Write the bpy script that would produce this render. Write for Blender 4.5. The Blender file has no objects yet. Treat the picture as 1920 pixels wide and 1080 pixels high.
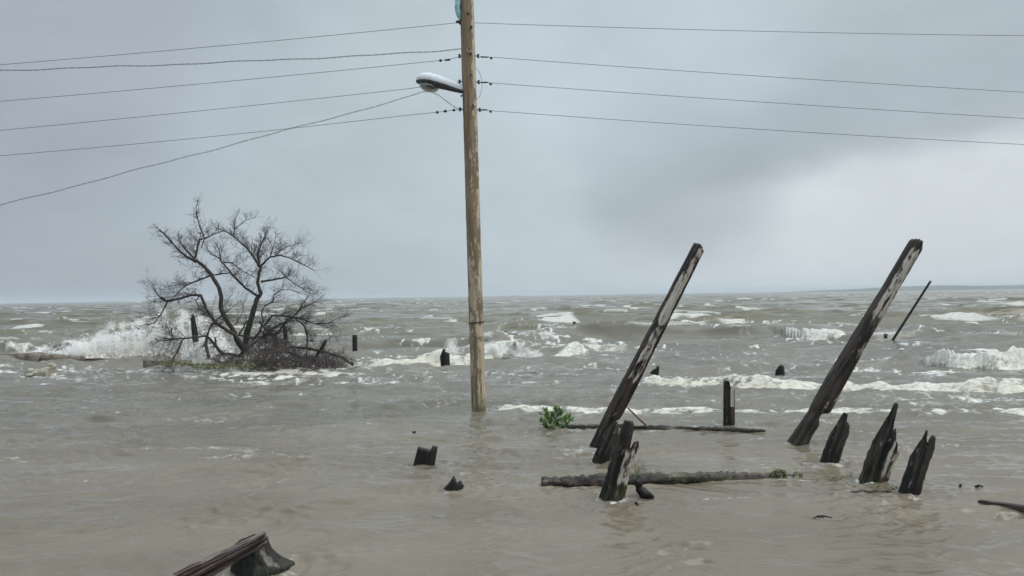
import bpy, math, random
import numpy as np
from mathutils import Vector, Matrix
rad = math.radians
random.seed(7)
RNG = np.random.default_rng(11)
S = bpy.context.scene
COL = S.collection

# ------------------------------------------------------------------ camera
CAM_H, FPX = 2.4, 1450.0
PITCH, ROLL = math.atan(14/FPX), math.atan(28/1920)
F = Vector((0, math.cos(PITCH), math.sin(PITCH)))
R0 = Vector((1, 0, 0)); U0 = Vector((0, -math.sin(PITCH), math.cos(PITCH)))
R = R0*math.cos(ROLL) - U0*math.sin(ROLL)
U = U0*math.cos(ROLL) + R0*math.sin(ROLL)
CAM = Vector((0, 0, CAM_H))
cd = bpy.data.cameras.new('camera'); cam = bpy.data.objects.new('camera', cd); COL.objects.link(cam)
m = Matrix((R, U, -F)).transposed().to_4x4(); m.translation = CAM
cam.matrix_world = m
cd.sensor_width = 36; cd.lens = 36*FPX/1920; cd.clip_start = .05; cd.clip_end = 20000
S.camera = cam

def ray(px, py): return F*FPX + R*(px-960) + U*(540-py)
def P(px, py, Y):
    d = ray(px, py); return CAM + d*(Y/d.y)
def W(px, py, z=0.0):
    d = ray(px, py); return CAM + d*((z-CAM_H)/d.z)

# ------------------------------------------------------------------ world
SUN_EL, SUN_AZ = 52, 100          # azimuth from +Y towards +X
S.view_settings.view_transform = 'Standard'; S.view_settings.look = 'None'
S.cycles.diffuse_bounces = 10; S.cycles.max_bounces = 12; S.cycles.transmission_bounces = 8
S.view_settings.exposure = 0; S.view_settings.gamma = 1
try: S.view_settings.use_curve_mapping = False
except Exception: pass

class NT:
    def __init__(s, tree): s.t = tree; s.n = tree.nodes; s.l = tree.links
    def new(s, typ, **kw):
        n = s.n.new(typ)
        for k, v in kw.items(): setattr(n, k, v)
        return n
    def put(s, sock, v):
        if isinstance(v, bpy.types.NodeSocket): s.l.new(v, sock)
        else: sock.default_value = v
    def math(s, op, a, b=0.0, c=0.0, clamp=False):
        n = s.new('ShaderNodeMath', operation=op, use_clamp=clamp)
        s.put(n.inputs[0], a); s.put(n.inputs[1], b); s.put(n.inputs[2], c); return n.outputs[0]
    def vmath(s, op, a, b=(0, 0, 0)):
        n = s.new('ShaderNodeVectorMath', operation=op)
        s.put(n.inputs[0], a); s.put(n.inputs[1], b)
        return n.outputs['Value'] if op in ('DOT_PRODUCT', 'LENGTH') else n.outputs[0]
    def scale(s, a, f):
        n = s.new('ShaderNodeVectorMath', operation='SCALE'); s.put(n.inputs[0], a); s.put(n.inputs['Scale'], f); return n.outputs[0]
    def ss(s, v, a, b, lo=0.0, hi=1.0):
        n = s.new('ShaderNodeMapRange', interpolation_type='SMOOTHSTEP')
        s.put(n.inputs[0], v); s.put(n.inputs[1], a); s.put(n.inputs[2], b); s.put(n.inputs[3], lo); s.put(n.inputs[4], hi); return n.outputs[0]
    def mix(s, f, a, b, blend='MIX'):
        n = s.new('ShaderNodeMixRGB', blend_type=blend)
        c = lambda v: v if isinstance(v, bpy.types.NodeSocket) else (*v, 1) if len(v) == 3 else v
        s.put(n.inputs[0], f); s.put(n.inputs[1], c(a)); s.put(n.inputs[2], c(b)); return n.outputs[0]
    def noise(s, vec, scale, detail=4, rough=.5, dist=0.0, out='Fac'):
        n = s.new('ShaderNodeTexNoise'); s.put(n.inputs['Vector'], vec)
        n.inputs['Scale'].default_value = scale; n.inputs['Detail'].default_value = detail
        n.inputs['Roughness'].default_value = rough; n.inputs['Distortion'].default_value = dist
        return n.outputs[out]
    def mapping(s, vec, sc=(1, 1, 1), rot=(0, 0, 0), loc=(0, 0, 0)):
        n = s.new('ShaderNodeMapping'); s.put(n.inputs[0], vec)
        n.inputs['Scale'].default_value = sc; n.inputs['Rotation'].default_value = rot; n.inputs['Location'].default_value = loc
        return n.outputs[0]

def lin(r, g, b):
    f = lambda c: (c/255/12.92 if c/255 <= .04045 else ((c/255+.055)/1.055)**2.4)
    return (f(r), f(g), f(b))

SKY_GAIN = 1.09
def build_world():
    w = bpy.data.worlds.new('World'); S.world = w; w.use_nodes = True
    w.node_tree.nodes.clear(); T = NT(w.node_tree)
    out = T.new('ShaderNodeOutputWorld'); bg = T.new('ShaderNodeBackground'); T.l.new(bg.outputs[0], out.inputs[0])
    sky = T.new('ShaderNodeTexSky'); sky.sky_type = 'NISHITA'; sky.sun_disc = False
    sky.sun_elevation = rad(SUN_EL); sky.sun_rotation = rad(SUN_AZ); sky.dust_density = 4; sky.air_density = 1.2
    tc = T.new('ShaderNodeTexCoord'); d = T.vmath('NORMALIZE', tc.outputs['Generated'])
    nz = T.noise(T.mapping(d, (1, 1, 1.8)), 3.0, 5, .5, .2, 'Color')
    off = T.scale(T.vmath('SUBTRACT', nz, (.5, .5, .5)), .16)
    dw = T.vmath('NORMALIZE', T.vmath('ADD', d, off))
    sep = T.new('ShaderNodeSeparateXYZ'); T.l.new(dw, sep.inputs[0]); x, y, z = sep.outputs
    sep2 = T.new('ShaderNodeSeparateXYZ'); T.l.new(d, sep2.inputs[0]); zz = sep2.outputs[2]
    def blob(px, py, r0, r1):
        v = ray(px, py).normalized()
        return T.ss(T.vmath('DOT_PRODUCT', dw, tuple(v)), math.cos(rad(r1)), math.cos(rad(r0)))
    # broad overcast colours: duller towards the left, lighter low on the right
    left, mid, right = lin(160, 170, 182), lin(184, 197, 206), lin(190, 200, 209)
    c = T.mix(T.ss(x, -.62, -.02), left, mid)
    c = T.mix(T.ss(x, .0, .6), c, right)
    bright = lin(210, 217, 223)
    # lighter sky below the edge of the rain cloud
    a, b = ray(1090, 415).normalized(), ray(1920, 215).normalized()
    nrm = a.cross(b).normalized()
    if nrm.z < 0: nrm = -nrm
    edge = T.vmath('DOT_PRODUCT', dw, tuple(nrm))
    below = T.ss(edge, .045, -.03)
    rightm = T.ss(x, .02, .42)
    c = T.mix(T.math('MULTIPLY', T.math('MULTIPLY', below, rightm), .76), c, bright)
    dark = lin(160, 171, 182)
    above = T.math('MULTIPLY', T.ss(edge, -.03, .02), T.ss(edge, .26, .06))
    c = T.mix(T.math('MULTIPLY', T.math('MULTIPLY', above, T.ss(x, .04, .22)), .66), c, dark)
    c = T.mix(T.math('MULTIPLY', blob(1270, 340, 2, 9), .6), c, lin(158, 168, 178))
    c = T.mix(T.math('MULTIPLY', blob(1150, 60, 3, 14), .55), c, lin(192, 203, 214))
    c = T.mix(T.math('MULTIPLY', blob(700, 330, 4, 16), .35), c, lin(184, 196, 205))
    c = T.mix(T.math('MULTIPLY', blob(60, 60, 2, 12), .4), c, lin(165, 170, 184))
    # low band over the sea
    c = T.mix(T.math('MULTIPLY', T.ss(zz, .10, .0), .5), c, T.mix(T.ss(x, -.5, .3), lin(160, 169, 180), lin(200, 210, 218)))
    n2 = T.noise(T.mapping(d, (1, 1, 2.2)), 4.5, 6, .55, .3)
    n3 = T.noise(T.mapping(d, (1, 1, 2.6)), 14, 4, .5, .4)
    g = T.math('ADD', T.math('MULTIPLY', T.math('SUBTRACT', n2, .5), .34), T.math('MULTIPLY', T.math('SUBTRACT', n3, .5), .05))
    g = T.math('ADD', g, 1.0)
    # overcast sky is brighter towards the zenith
    g = T.math('MULTIPLY', g, T.math('ADD', 1.0, T.math('MULTIPLY', T.ss(zz, .40, .95), 2.5)))
    c = T.vmath('MULTIPLY', c, (1.0, 1.0, .978)); c = T.scale(c, T.math('MULTIPLY', g, 10*SKY_GAIN))
    c = T.mix(.93, T.scale(sky.outputs[0], .8), c)
    T.l.new(c, bg.inputs[0]); bg.inputs[1].default_value = .1
build_world()

sl = bpy.data.lights.new('sun', 'SUN'); sl.energy = 1.5; sl.angle = rad(35); sl.color = (1, .97, .92)
so = bpy.data.objects.new('sun', sl); COL.objects.link(so)
sd = Vector((math.sin(rad(SUN_AZ))*math.cos(rad(SUN_EL)), math.cos(rad(SUN_AZ))*math.cos(rad(SUN_EL)), math.sin(rad(SUN_EL))))
so.rotation_euler = sd.to_track_quat('Z', 'Y').to_euler(); so.location = (0, 0, 30)

# ------------------------------------------------------------------ materials
def material(name):
    mt = bpy.data.materials.new(name); mt.use_nodes = True
    mt.node_tree.nodes.clear(); T = NT(mt.node_tree)
    out = T.new('ShaderNodeOutputMaterial'); b = T.new('ShaderNodeBsdfPrincipled'); T.l.new(b.outputs[0], out.inputs[0])
    T.out = out; T.b = b; T.tc = T.new('ShaderNodeTexCoord').outputs['Object']
    return mt, T
def attr(T, name): 
    n = T.new('ShaderNodeAttribute'); n.attribute_name = name; return n.outputs['Fac']
def bump(T, h, strength, dist=.01):
    n = T.new('ShaderNodeBump'); n.inputs['Strength'].default_value = strength; n.inputs['Distance'].default_value = dist
    T.put(n.inputs['Height'], h); T.l.new(n.outputs[0], T.b.inputs['Normal']); return n

def mat_water():
    mt, T = material('muddy_sea_water')
    geo = T.new('ShaderNodeNewGeometry').outputs['Position']
    foam = attr(T, 'foam'); far = attr(T, 'far'); tan = attr(T, 'tan')
    n1 = T.noise(T.mapping(geo, (.22, .5, .3)), 1.0, 4, .55)
    n2 = T.noise(T.mapping(geo, (.9, 2.2, 1)), 1.0, 5, .6)
    mud = T.mix(T.ss(n1, .35, .65), (.128, .105, .074), (.160, .131, .093))
    mud = T.mix(T.math('MULTIPLY', T.ss(n2, .45, .75), .12), mud, (.17, .145, .11))
    deep = T.mix(T.ss(n1, .35, .65), (.092, .082, .042), (.118, .103, .055))
    mid = T.mix(T.ss(n1, .35, .65), (.106, .094, .070), (.136, .120, .090))
    c = T.mix(T.ss(far, .04, .20), mud, mid)
    c = T.mix(T.ss(far, .34, .56), c, deep)
    # foam broken into lace
    f1 = T.noise(T.mapping(geo, (5, 8, 8)), 1.0, 6, .7)
    f2 = T.noise(T.mapping(geo, (11, 20, 20)), 1.0, 4, .6)
    ff = T.math('ADD', T.math('MULTIPLY', T.math('SUBTRACT', f1, .5), 1.1), T.math('MULTIPLY', T.math('SUBTRACT', f2, .5), .8))
    fm = T.ss(T.math('ADD', foam, T.math('MULTIPLY', ff, T.math('MULTIPLY', T.ss(foam, .02, .2), T.ss(far, .45, .15, .3, 1.0)))), .28, .86)
    fc = T.mix(tan, T.mix(f1, (.48, .475, .44), (.68, .675, .64)), T.mix(f1, (.38, .34, .25), (.72, .68, .57)))
    fc = T.mix(T.math('MULTIPLY', T.ss(T.math('ADD', T.math('MULTIPLY', f1, .5), T.math('MULTIPLY', f2, .5)), .54, .40), .75), fc, (.30, .28, .22))
    c = T.mix(fm, c, fc)
    T.put(T.b.inputs['Base Color'], c)
    r = T.math('ADD', .03, T.math('MULTIPLY', far, .20))
    r = T.math('ADD', r, T.math('MULTIPLY', fm, .5), clamp=True)
    T.put(T.b.inputs['Roughness'], r); T.b.inputs['IOR'].default_value = 1.33
    # wind ripples
    w1 = T.noise(T.mapping(geo, (1.8, 5.5, 4), (0, 0, rad(9))), 1.0, 6, .62, .4)
    w2 = T.noise(T.mapping(geo, (9, 24, 12), (0, 0, rad(-7))), 1.0, 5, .6, .3)
    h = T.math('ADD', T.math('MULTIPLY', w1, .8), T.math('MULTIPLY', w2, .4))
    h = T.math('ADD', h, T.math('MULTIPLY', T.math('MULTIPLY', f1, fm), 1.6))
    bm = bump(T, h, 1.0, .012)
    return mt

def mat_wood(name, dark, light, pale, pgain=1.0, rough=.7, sc=(14, 14, 1.5), wet=.5, moss=False, chips=.5, edge=(.085, .050, .032)):
    mt, T = material(name)
    v = T.tc
    g = T.noise(T.mapping(v, sc), 1.0, 6, .62, .3)
    g2 = T.noise(T.mapping(v, (sc[0]*2.6, sc[1]*2.6, sc[2]*2.2)), 1.0, 4, .6)
    lo = T.noise(T.mapping(v, (6, 6, 2)), 1.0, 4, .6, .4)
    chip = T.noise(T.mapping(v, (sc[0]*1.5, sc[1]*1.5, 7)), 1.0, 3, .6)
    c = T.mix(T.ss(g, .42, .60), dark, light)
    c = T.mix(T.math('MULTIPLY', T.ss(chip, .63, .70), chips), c, tuple(.55*p for p in pale))
    c = T.mix(T.math('MULTIPLY', T.ss(lo, .45, .62), .4), c, tuple(.5*(a+b) for a, b in zip(light, dark)))
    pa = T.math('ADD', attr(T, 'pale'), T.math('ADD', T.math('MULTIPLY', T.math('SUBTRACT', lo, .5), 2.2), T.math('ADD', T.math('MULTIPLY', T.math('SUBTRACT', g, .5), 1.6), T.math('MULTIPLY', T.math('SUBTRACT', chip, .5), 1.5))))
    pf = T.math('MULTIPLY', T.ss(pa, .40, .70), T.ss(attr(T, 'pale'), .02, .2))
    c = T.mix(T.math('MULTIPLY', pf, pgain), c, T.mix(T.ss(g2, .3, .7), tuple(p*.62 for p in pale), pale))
    c = T.mix(T.math('MULTIPLY', T.math('MULTIPLY', pf, T.math('SUBTRACT', 1, pf)), 3.0), c, edge)
    c = T.mix(T.math('MULTIPLY', T.ss(g2, .40, .30), .75), c, tuple(d*.4 for d in dark))
    if moss:
        c = T.mix(T.math('MULTIPLY', attr(T, 'moss'), T.ss(lo, .4, .6)), c, (.07, .085, .025))
    T.put(T.b.inputs['Base Color'], c)
    T.put(T.b.inputs['Roughness'], T.ss(g, .3, .7, rough-wet*.5, rough+.1))
    T.b.inputs['Specular IOR Level'].default_value = .28
    bump(T, T.math('ADD', g, T.math('MULTIPLY', g2, .5)), .9, .02)
    return mt

def mat_plain(name, c1, c2, sc=8, rough=.7, bs=.4, bd=.01, metal=0, spec=None):
    mt, T = material(name)
    n = T.noise(T.tc, sc, 5, .6); n2 = T.noise(T.tc, sc*5, 3, .6)
    T.put(T.b.inputs['Base Color'], T.mix(T.ss(n, .35, .65), c1, c2))
    T.b.inputs['Roughness'].default_value = rough; T.b.inputs['Metallic'].default_value = metal
    if bs: bump(T, T.math('ADD', n, T.math('MULTIPLY', n2, .5)), bs, bd)
    return mt

def mat_leaf(name, c1, c2, c3):
    mt, T = material(name)
    n = T.noise(T.tc, 9, 3, .6)
    info = T.new('ShaderNodeNewGeometry').outputs['Random Per Island']
    c = T.mix(T.ss(info, .1, .9), c1, c2); c = T.mix(T.math('MULTIPLY', T.ss(n, .5, .7), .5), c, c3)
    T.put(T.b.inputs['Base Color'], c); T.b.inputs['Roughness'].default_value = .38
    tr = T.new('ShaderNodeBsdfTranslucent'); T.put(tr.inputs[0], c)
    mx = T.new('ShaderNodeMixShader'); mx.inputs[0].default_value = .3
    T.l.new(T.b.outputs[0], mx.inputs[1]); T.l.new(tr.outputs[0], mx.inputs[2]); T.l.new(mx.outputs[0], T.out.inputs[0])
    return mt

M = {}
M['water'] = mat_water()
M['pile'] = mat_wood('wet_dark_piling_wood', (.004, .0034, .003), (.050, .038, .030), (.62, .57, .50), moss=True)
M['pile2'] = mat_wood('wet_brown_piling_wood', (.005, .004, .0035), (.056, .039, .031), (.50, .455, .40), moss=True)
M['black'] = mat_wood('blackened_wood', (.004, .004, .004), (.026, .022, .019), (.20, .19, .17), moss=True, chips=.35)
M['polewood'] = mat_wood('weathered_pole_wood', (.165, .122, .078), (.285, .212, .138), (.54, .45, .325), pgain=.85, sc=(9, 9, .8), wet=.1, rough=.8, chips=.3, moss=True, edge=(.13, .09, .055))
M['plank'] = mat_wood('purple_brown_plank_wood', (.020, .013, .013), (.085, .057, .052), (.20, .17, .17), sc=(30, 40, 1.2), wet=.15)
M['pink'] = mat_wood('pale_split_wood', (.42, .29, .24), (.62, .47, .40), (.7, .6, .5), sc=(40, 40, 3), wet=0)
M['log'] = mat_wood('grey_brown_log_wood', (.013, .011, .009), (.080, .066, .055), (.26, .24, .20), moss=True)
M['bark'] = mat_plain('dark_wet_bark', (.018, .014, .013), (.060, .048, .043), 14, .8, .8, .02)
M['twig'] = mat_plain('fine_twig_bark', (.040, .032, .030), (.070, .055, .050), 10, .85, 0)
M['brush'] = mat_plain('reddish_brush_twigs', (.040, .028, .026), (.120, .092, .083), 3, .85, 0)
M['concrete'] = mat_plain('wet_tan_concrete', (.085, .068, .050), (.20, .165, .125), 4, .75, .8, .03)
M['palecon'] = mat_plain('algae_pale_concrete', (.20, .19, .14), (.38, .36, .28), 7, .8, .8, .02)
M['rock'] = mat_plain('dark_wet_rock', (.020, .016, .014), (.075, .058, .046), 6, .6, .9, .04)
M['wire'] = mat_plain('weathered_wire', (.08, .085, .09), (.12, .125, .135), 5, .6, 0)
M['darkmetal'] = mat_plain('dark_fittings', (.012, .013, .015), (.03, .03, .032), 20, .5, .2, .004)
M['lampshell'] = mat_plain('pale_grey_lamp_paint', (.56, .58, .61), (.68, .70, .73), 6, .42, .1, .003)
M['lamprim'] = mat_plain('dark_lamp_rim', (.03, .035, .045), (.075, .08, .095), 12, .5, .1, .003)
M['land'] = mat_plain('mangrove_shore', (.030, .045, .025), (.06, .075, .045), .02, .9, 0)
M['mudbed'] = mat_plain('mud_bottom', (.11, .095, .07), (.17, .15, .11), .5, .9, .4, .05)
M['leaf'] = mat_leaf('fresh_green_leaf', (.045, .100, .020), (.135, .235, .050), (.24, .31, .12))
M['weed'] = mat_leaf('olive_weed', (.060, .072, .020), (.165, .175, .055), (.26, .26, .12))
M['teal'] = mat_plain('teal_plastic', (.22, .46, .46), (.45, .68, .66), 14, .35, .6, .01)
def mat_lens():
    mt, T = material('lamp_glass')
    T.put(T.b.inputs['Base Color'], (.10, .105, .10, 1)); T.b.inputs['Roughness'].default_value = .15
    T.b.inputs['Transmission Weight'].default_value = .55
    w = T.new('ShaderNodeTexWave'); w.inputs['Scale'].default_value = 18; T.l.new(T.tc, w.inputs[0])
    bump(T, w.outputs['Fac'], .5, .01); return mt
M['lens'] = mat_lens()
def mat_spray():
    mt, T = material('spray_droplets')
    t = attr(T, 'tan')
    c = T.mix(t, (.97, .965, .95), (.74, .66, .54))
    T.put(T.b.inputs['Base Color'], c); T.b.inputs['Roughness'].default_value = .5
    tr = T.new('ShaderNodeBsdfTranslucent'); T.put(tr.inputs[0], c)
    mx = T.new('ShaderNodeMixShader'); mx.inputs[0].default_value = .45
    T.l.new(T.b.outputs[0], mx.inputs[1]); T.l.new(tr.outputs[0], mx.inputs[2]); T.l.new(mx.outputs[0], T.out.inputs[0])
    return mt
M['spray'] = mat_spray()

# ------------------------------------------------------------------ object helpers
def tag(o, label=None, cat=None, group=None, kind=None):
    if label: o['label'] = label
    if cat: o['category'] = cat
    if group: o['group'] = group
    if kind: o['kind'] = kind
    return o
def empty(name, loc):
    o = bpy.data.objects.new(name, None); o.empty_display_size = .2; COL.objects.link(o); o.location = loc; return o
def link(name, me, mat, parent=None, mw=None):
    me.materials.append(mat)
    o = bpy.data.objects.new(name, me); COL.objects.link(o)
    if mw is not None: o.matrix_world = mw
    if parent is not None:
        o.parent = parent; o.matrix_parent_inverse = Matrix.Translation(parent.location).inverted() if mw is not None or True else Matrix()
    return o
def mesh(name, vs, fs, smooth=True):
    me = bpy.data.meshes.new(name); me.from_pydata([tuple(v) for v in vs], [], fs); me.update()
    me.polygons.foreach_set('use_smooth', [smooth]*len(me.polygons)); return me
def setattr_f(me, name, arr):
    a = me.attributes.new(name, 'FLOAT', 'POINT'); a.data.foreach_set('value', np.asarray(arr, dtype=np.float32))

class MB:
    def __init__(s): s.v = []; s.f = []
    def tube(s, pts, rs, n=6, cap=True):
        b = len(s.v); k = len(pts)
        up = Vector((0.13, .9, .2)).normalized()
        for i, p in enumerate(pts):
            d = (pts[min(i+1, k-1)] - pts[max(i-1, 0)])
            if d.length < 1e-9: d = Vector((0, 0, 1))
            d.normalize(); a = d.cross(up)
            if a.length < 1e-3: a = d.cross(Vector((1, 0, 0)))
            a.normalize(); c = d.cross(a)
            for j in range(n):
                t = 2*math.pi*j/n
                s.v.append(p + (a*math.cos(t)+c*math.sin(t))*rs[i])
        for i in range(k-1):
            for j in range(n):
                s.f.append((b+i*n+j, b+i*n+(j+1) % n, b+(i+1)*n+(j+1) % n, b+(i+1)*n+j))
        if cap:
            s.f.append(tuple(b+j for j in range(n))[::-1]); s.f.append(tuple(b+(k-1)*n+j for j in range(n)))
    def blob(s, c, r, n=10, m_=7, jit=.15, seed=0):
        rr = random.Random(seed); b = len(s.v)
        s.v.append(Vector(c)+Vector((0, 0, -r[2])))
        for i in range(1, m_):
            ph = math.pi*i/m_ - math.pi/2
            for j in range(n):
                t = 2*math.pi*j/n; q = 1+rr.uniform(-jit, jit)
                s.v.append(Vector(c)+Vector((r[0]*math.cos(ph)*math.cos(t)*q, r[1]*math.cos(ph)*math.sin(t)*q, r[2]*math.sin(ph)*q)))
        s.v.append(Vector(c)+Vector((0, 0, r[2]))); e = len(s.v)-1
        for j in range(n): s.f.append((b, b+1+(j+1) % n, b+1+j)); s.f.append((e, b+1+(m_-2)*n+j, b+1+(m_-2)*n+(j+1) % n))
        for i in range(m_-2):
            for j in range(n):
                a = b+1+i*n; s.f.append((a+j, a+(j+1) % n, a+n+(j+1) % n, a+n+j))
    def leaf(s, p, d, nrm, L, w):
        d = d.normalized(); side = d.cross(nrm)
        if side.length < 1e-3: side = d.cross(Vector((1, 0, .1)))
        side.normalize(); nn = side.cross(d).normalized(); b = len(s.v)
        s.v += [p, p+d*L*.3+side*w*.42+nn*L*.05, p+d*L*.3-side*w*.42+nn*L*.05, p+d*L*.68+side*w*.42+nn*L*.06, p+d*L*.68-side*w*.42+nn*L*.06, p+d*L, p+d*L*.3, p+d*L*.68+nn*L*.02]
        s.f += [(b, b+6, b+1), (b, b+2, b+6), (b+1, b+6, b+7, b+3), (b+6, b+2, b+4, b+7), (b+3, b+7, b+5), (b+7, b+4, b+5)]
    def build(s, name, mat, parent=None, smooth=True):
        o = link(name, mesh(name, s.v, s.f, smooth), mat, parent); return o

# numpy gradient noise ----------------------------------------------------
_perm = RNG.permutation(4096)
_gang = RNG.uniform(0, 2*math.pi, 4096)
_gx, _gy = np.cos(_gang), np.sin(_gang)
def pn(x, y):
    xi = np.floor(x).astype(np.int64); yi = np.floor(y).astype(np.int64); fx = x-xi; fy = y-yi
    def g(a, b, dx, dy):
        h = _perm[(_perm[a & 4095] + b) & 4095]; return _gx[h]*dx + _gy[h]*dy
    u = fx*fx*fx*(fx*(fx*6-15)+10); v = fy*fy*fy*(fy*(fy*6-15)+10)
    a = g(xi, yi, fx, fy); b = g(xi+1, yi, fx-1, fy); c = g(xi, yi+1, fx, fy-1); d = g(xi+1, yi+1, fx-1, fy-1)
    return (a*(1-u)+b*u)*(1-v) + (c*(1-u)+d*u)*v
def fbm(x, y, o=4, r=.5):
    s = 0; a = 1
    for i in range(o): s = s + a*pn(x*2**i+17.3*i, y*2**i-9.1*i); a *= r
    return s*1.5
def sm(a, b, x):
    t = np.clip((x-a)/(b-a), 0, 1); return t*t*(3-2*t)

# ------------------------------------------------------------------ sea
# level-of-detail grid: fine near the shore, coarser out at sea
def grid_mesh(name, X, Y, Z):
    nr, nc = X.shape
    co = np.stack([X, Y, Z], -1).reshape(-1, 3).astype(np.float32)
    idx = np.arange(nr*nc).reshape(nr, nc)
    q = np.stack([idx[:-1, :-1], idx[:-1, 1:], idx[1:, 1:], idx[1:, :-1]], -1).reshape(-1, 4)
    me = bpy.data.meshes.new(name)
    me.vertices.add(len(co)); me.vertices.foreach_set('co', co.ravel())
    me.loops.add(q.size); me.loops.foreach_set('vertex_index', q.ravel().astype(np.int32))
    me.polygons.add(len(q)); me.polygons.foreach_set('loop_start', np.arange(0, q.size, 4, dtype=np.int32))
    me.polygons.foreach_set('loop_total', np.full(len(q), 4, dtype=np.int32))
    me.polygons.foreach_set('use_smooth', np.ones(len(q), dtype=bool))
    me.update(calc_edges=True); me.validate(); return me

def px_of(x, y):           # layout map: where a point of the still water stands in the layout sketch
    dx, dy, dz = x, y, -CAM_H
    f = dy*F.y+dz*F.z; r = dx*R.x+dy*R.y+dz*R.z; u = dx*U.x+dy*U.y+dz*U.z
    return 960+FPX*r/f, 540-FPX*u/f

# breaking waves: lower front edge, height, foam 0..1, front width, back length, tan foam, front-only foam
BREAKERS = [
 ([(1175,720),(1300,727),(1450,729),(1560,731),(1700,734),(1840,738),(1920,735),(2500,740)], .22, 1.0, .35, .8, .9),
 ([(895,769),(1000,769),(1100,771),(1250,774),(1500,774),(1700,776),(1920,779),(2500,784)], .06, .80, .20, .32, .8),
 ([(640,766),(700,769),(770,768),(830,765),(900,763),(980,767),(1090,757),(1170,766)], .085, .28, .25, .7, .5),
 ([(-600,770),(0,765),(200,765),(400,768),(600,766),(700,768)], .06, .0, .35, .8, .5),
 ([(1722,684),(1790,690),(1860,693),(1910,692),(1990,686),(2300,681)], .55, 1.25, .5, 1.2, .5),
 ([(1440,628),(1475,631),(1515,634),(1555,635),(1600,632)], .62, 1.25, .6, 1.5, .3),
 ([(640,684),(700,687),(760,686),(870,684),(905,680),(950,672)], .30, 1.0, .4, 1.0, .9),
 ([(925,632),(1010,630),(1080,628),(1140,629),(1200,632)], .22, .75, .6, 1.6, .3),
 ([(530,637),(560,640),(585,637),(615,635),(640,634)], .32, 1.0, .5, 1.2, .2),
 ([(860,664),(960,664),(1040,670),(1110,664),(1190,658)], .18, .7, .5, 1.2, .3),
 ([(-700,664),(0,664),(90,665),(180,668),(260,670),(420,668)], .42, .55, .6, 1.6, .6),
 ([(1180,700),(1280,700),(1370,697),(1480,694),(1600,697),(1720,690)], .20, .18, .5, 1.2, .3),
 ([(1000,690),(1100,686),(1200,690)], .12, .35, .4, 1.0, .3),
 ([(1180,945),(1280,943),(1400,940),(1440,940)], .012, .46, .05, .14, .4),
 ([(1330,907),(1450,906),(1560,908),(1600,909)], .012, .48, .05, .16, .6),
 ([(800,877),(840,880),(880,884)], .008, .5, .05, .14, .3),
 ([(380,698),(470,702),(560,700),(650,701)], .05, .9, .3, .6, .9),
]
CAPS = [(68,95,571,4),(36,50,576,2),(100,112,604,6),(240,300,569,4),(225,255,580,3),(200,216,592,4),(236,370,591,4),(283,300,577,2),
 (600,640,588,5),(560,600,566,3),(610,662,567,3),(690,757,584,5),(764,872,583,5),(776,822,595,5),(650,720,563,2),(830,870,606,3),(680,690,625,3),
 (1015,1030,559,3),(1039,1068,560,3),(944,958,560,4),(1169,1207,556,3),(1269,1290,577,4),(1015,1034,578,4),(928,950,580,3),(1253,1326,606,2.5),
 (975,1040,603,4),(1451,1468,558,5),(1519,1540,558,3),(1573,1592,556,4),(1700,1720,556,4),(1765,1790,551,4),(1786,1797,557,4),(1793,1838,574,4),
 (1844,1893,572,3),(1771,1785,580,5),(1880,1920,600,2),(1400,1440,600,3),(1600,1650,562,2),(1140,1175,616,7),(1200,1225,575,3),(760,800,562,2),(880,910,572,3),
 (935,985,556,3),(1320,1350,556,3),(1380,1400,567,3),(1640,1670,571,3),(1860,1900,560,3),(20,60,590,2),(140,190,600,2),(450,500,572,3),(520,560,575,3),(-120,-40,580,4),(2000,2060,580,4)]
FIELDS = [(620,708,320,22,.62),(470,701,200,13,.75),(140,698,260,24,.60),(20,692,120,14,.5),(1000,648,120,26,.75),(1060,692,160,14,.45),(1350,668,260,30,.36),
 (1560,700,420,22,.42),(1400,640,300,30,.3),(740,620,200,30,.2),(560,722,380,12,.35),(1650,745,380,14,.4),(1040,622,150,14,.5),(1750,752,300,12,.5),(1300,752,220,10,.35),(760,730,160,10,.3),(960,703,140,18,.45),(1620,640,200,20,.25),(80,648,130,12,.4),(820,672,120,16,.5),
 (1240,640,120,20,.32),(760,660,150,16,.25),(1500,690,300,12,.3),(1800,660,150,20,.3)]

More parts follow.
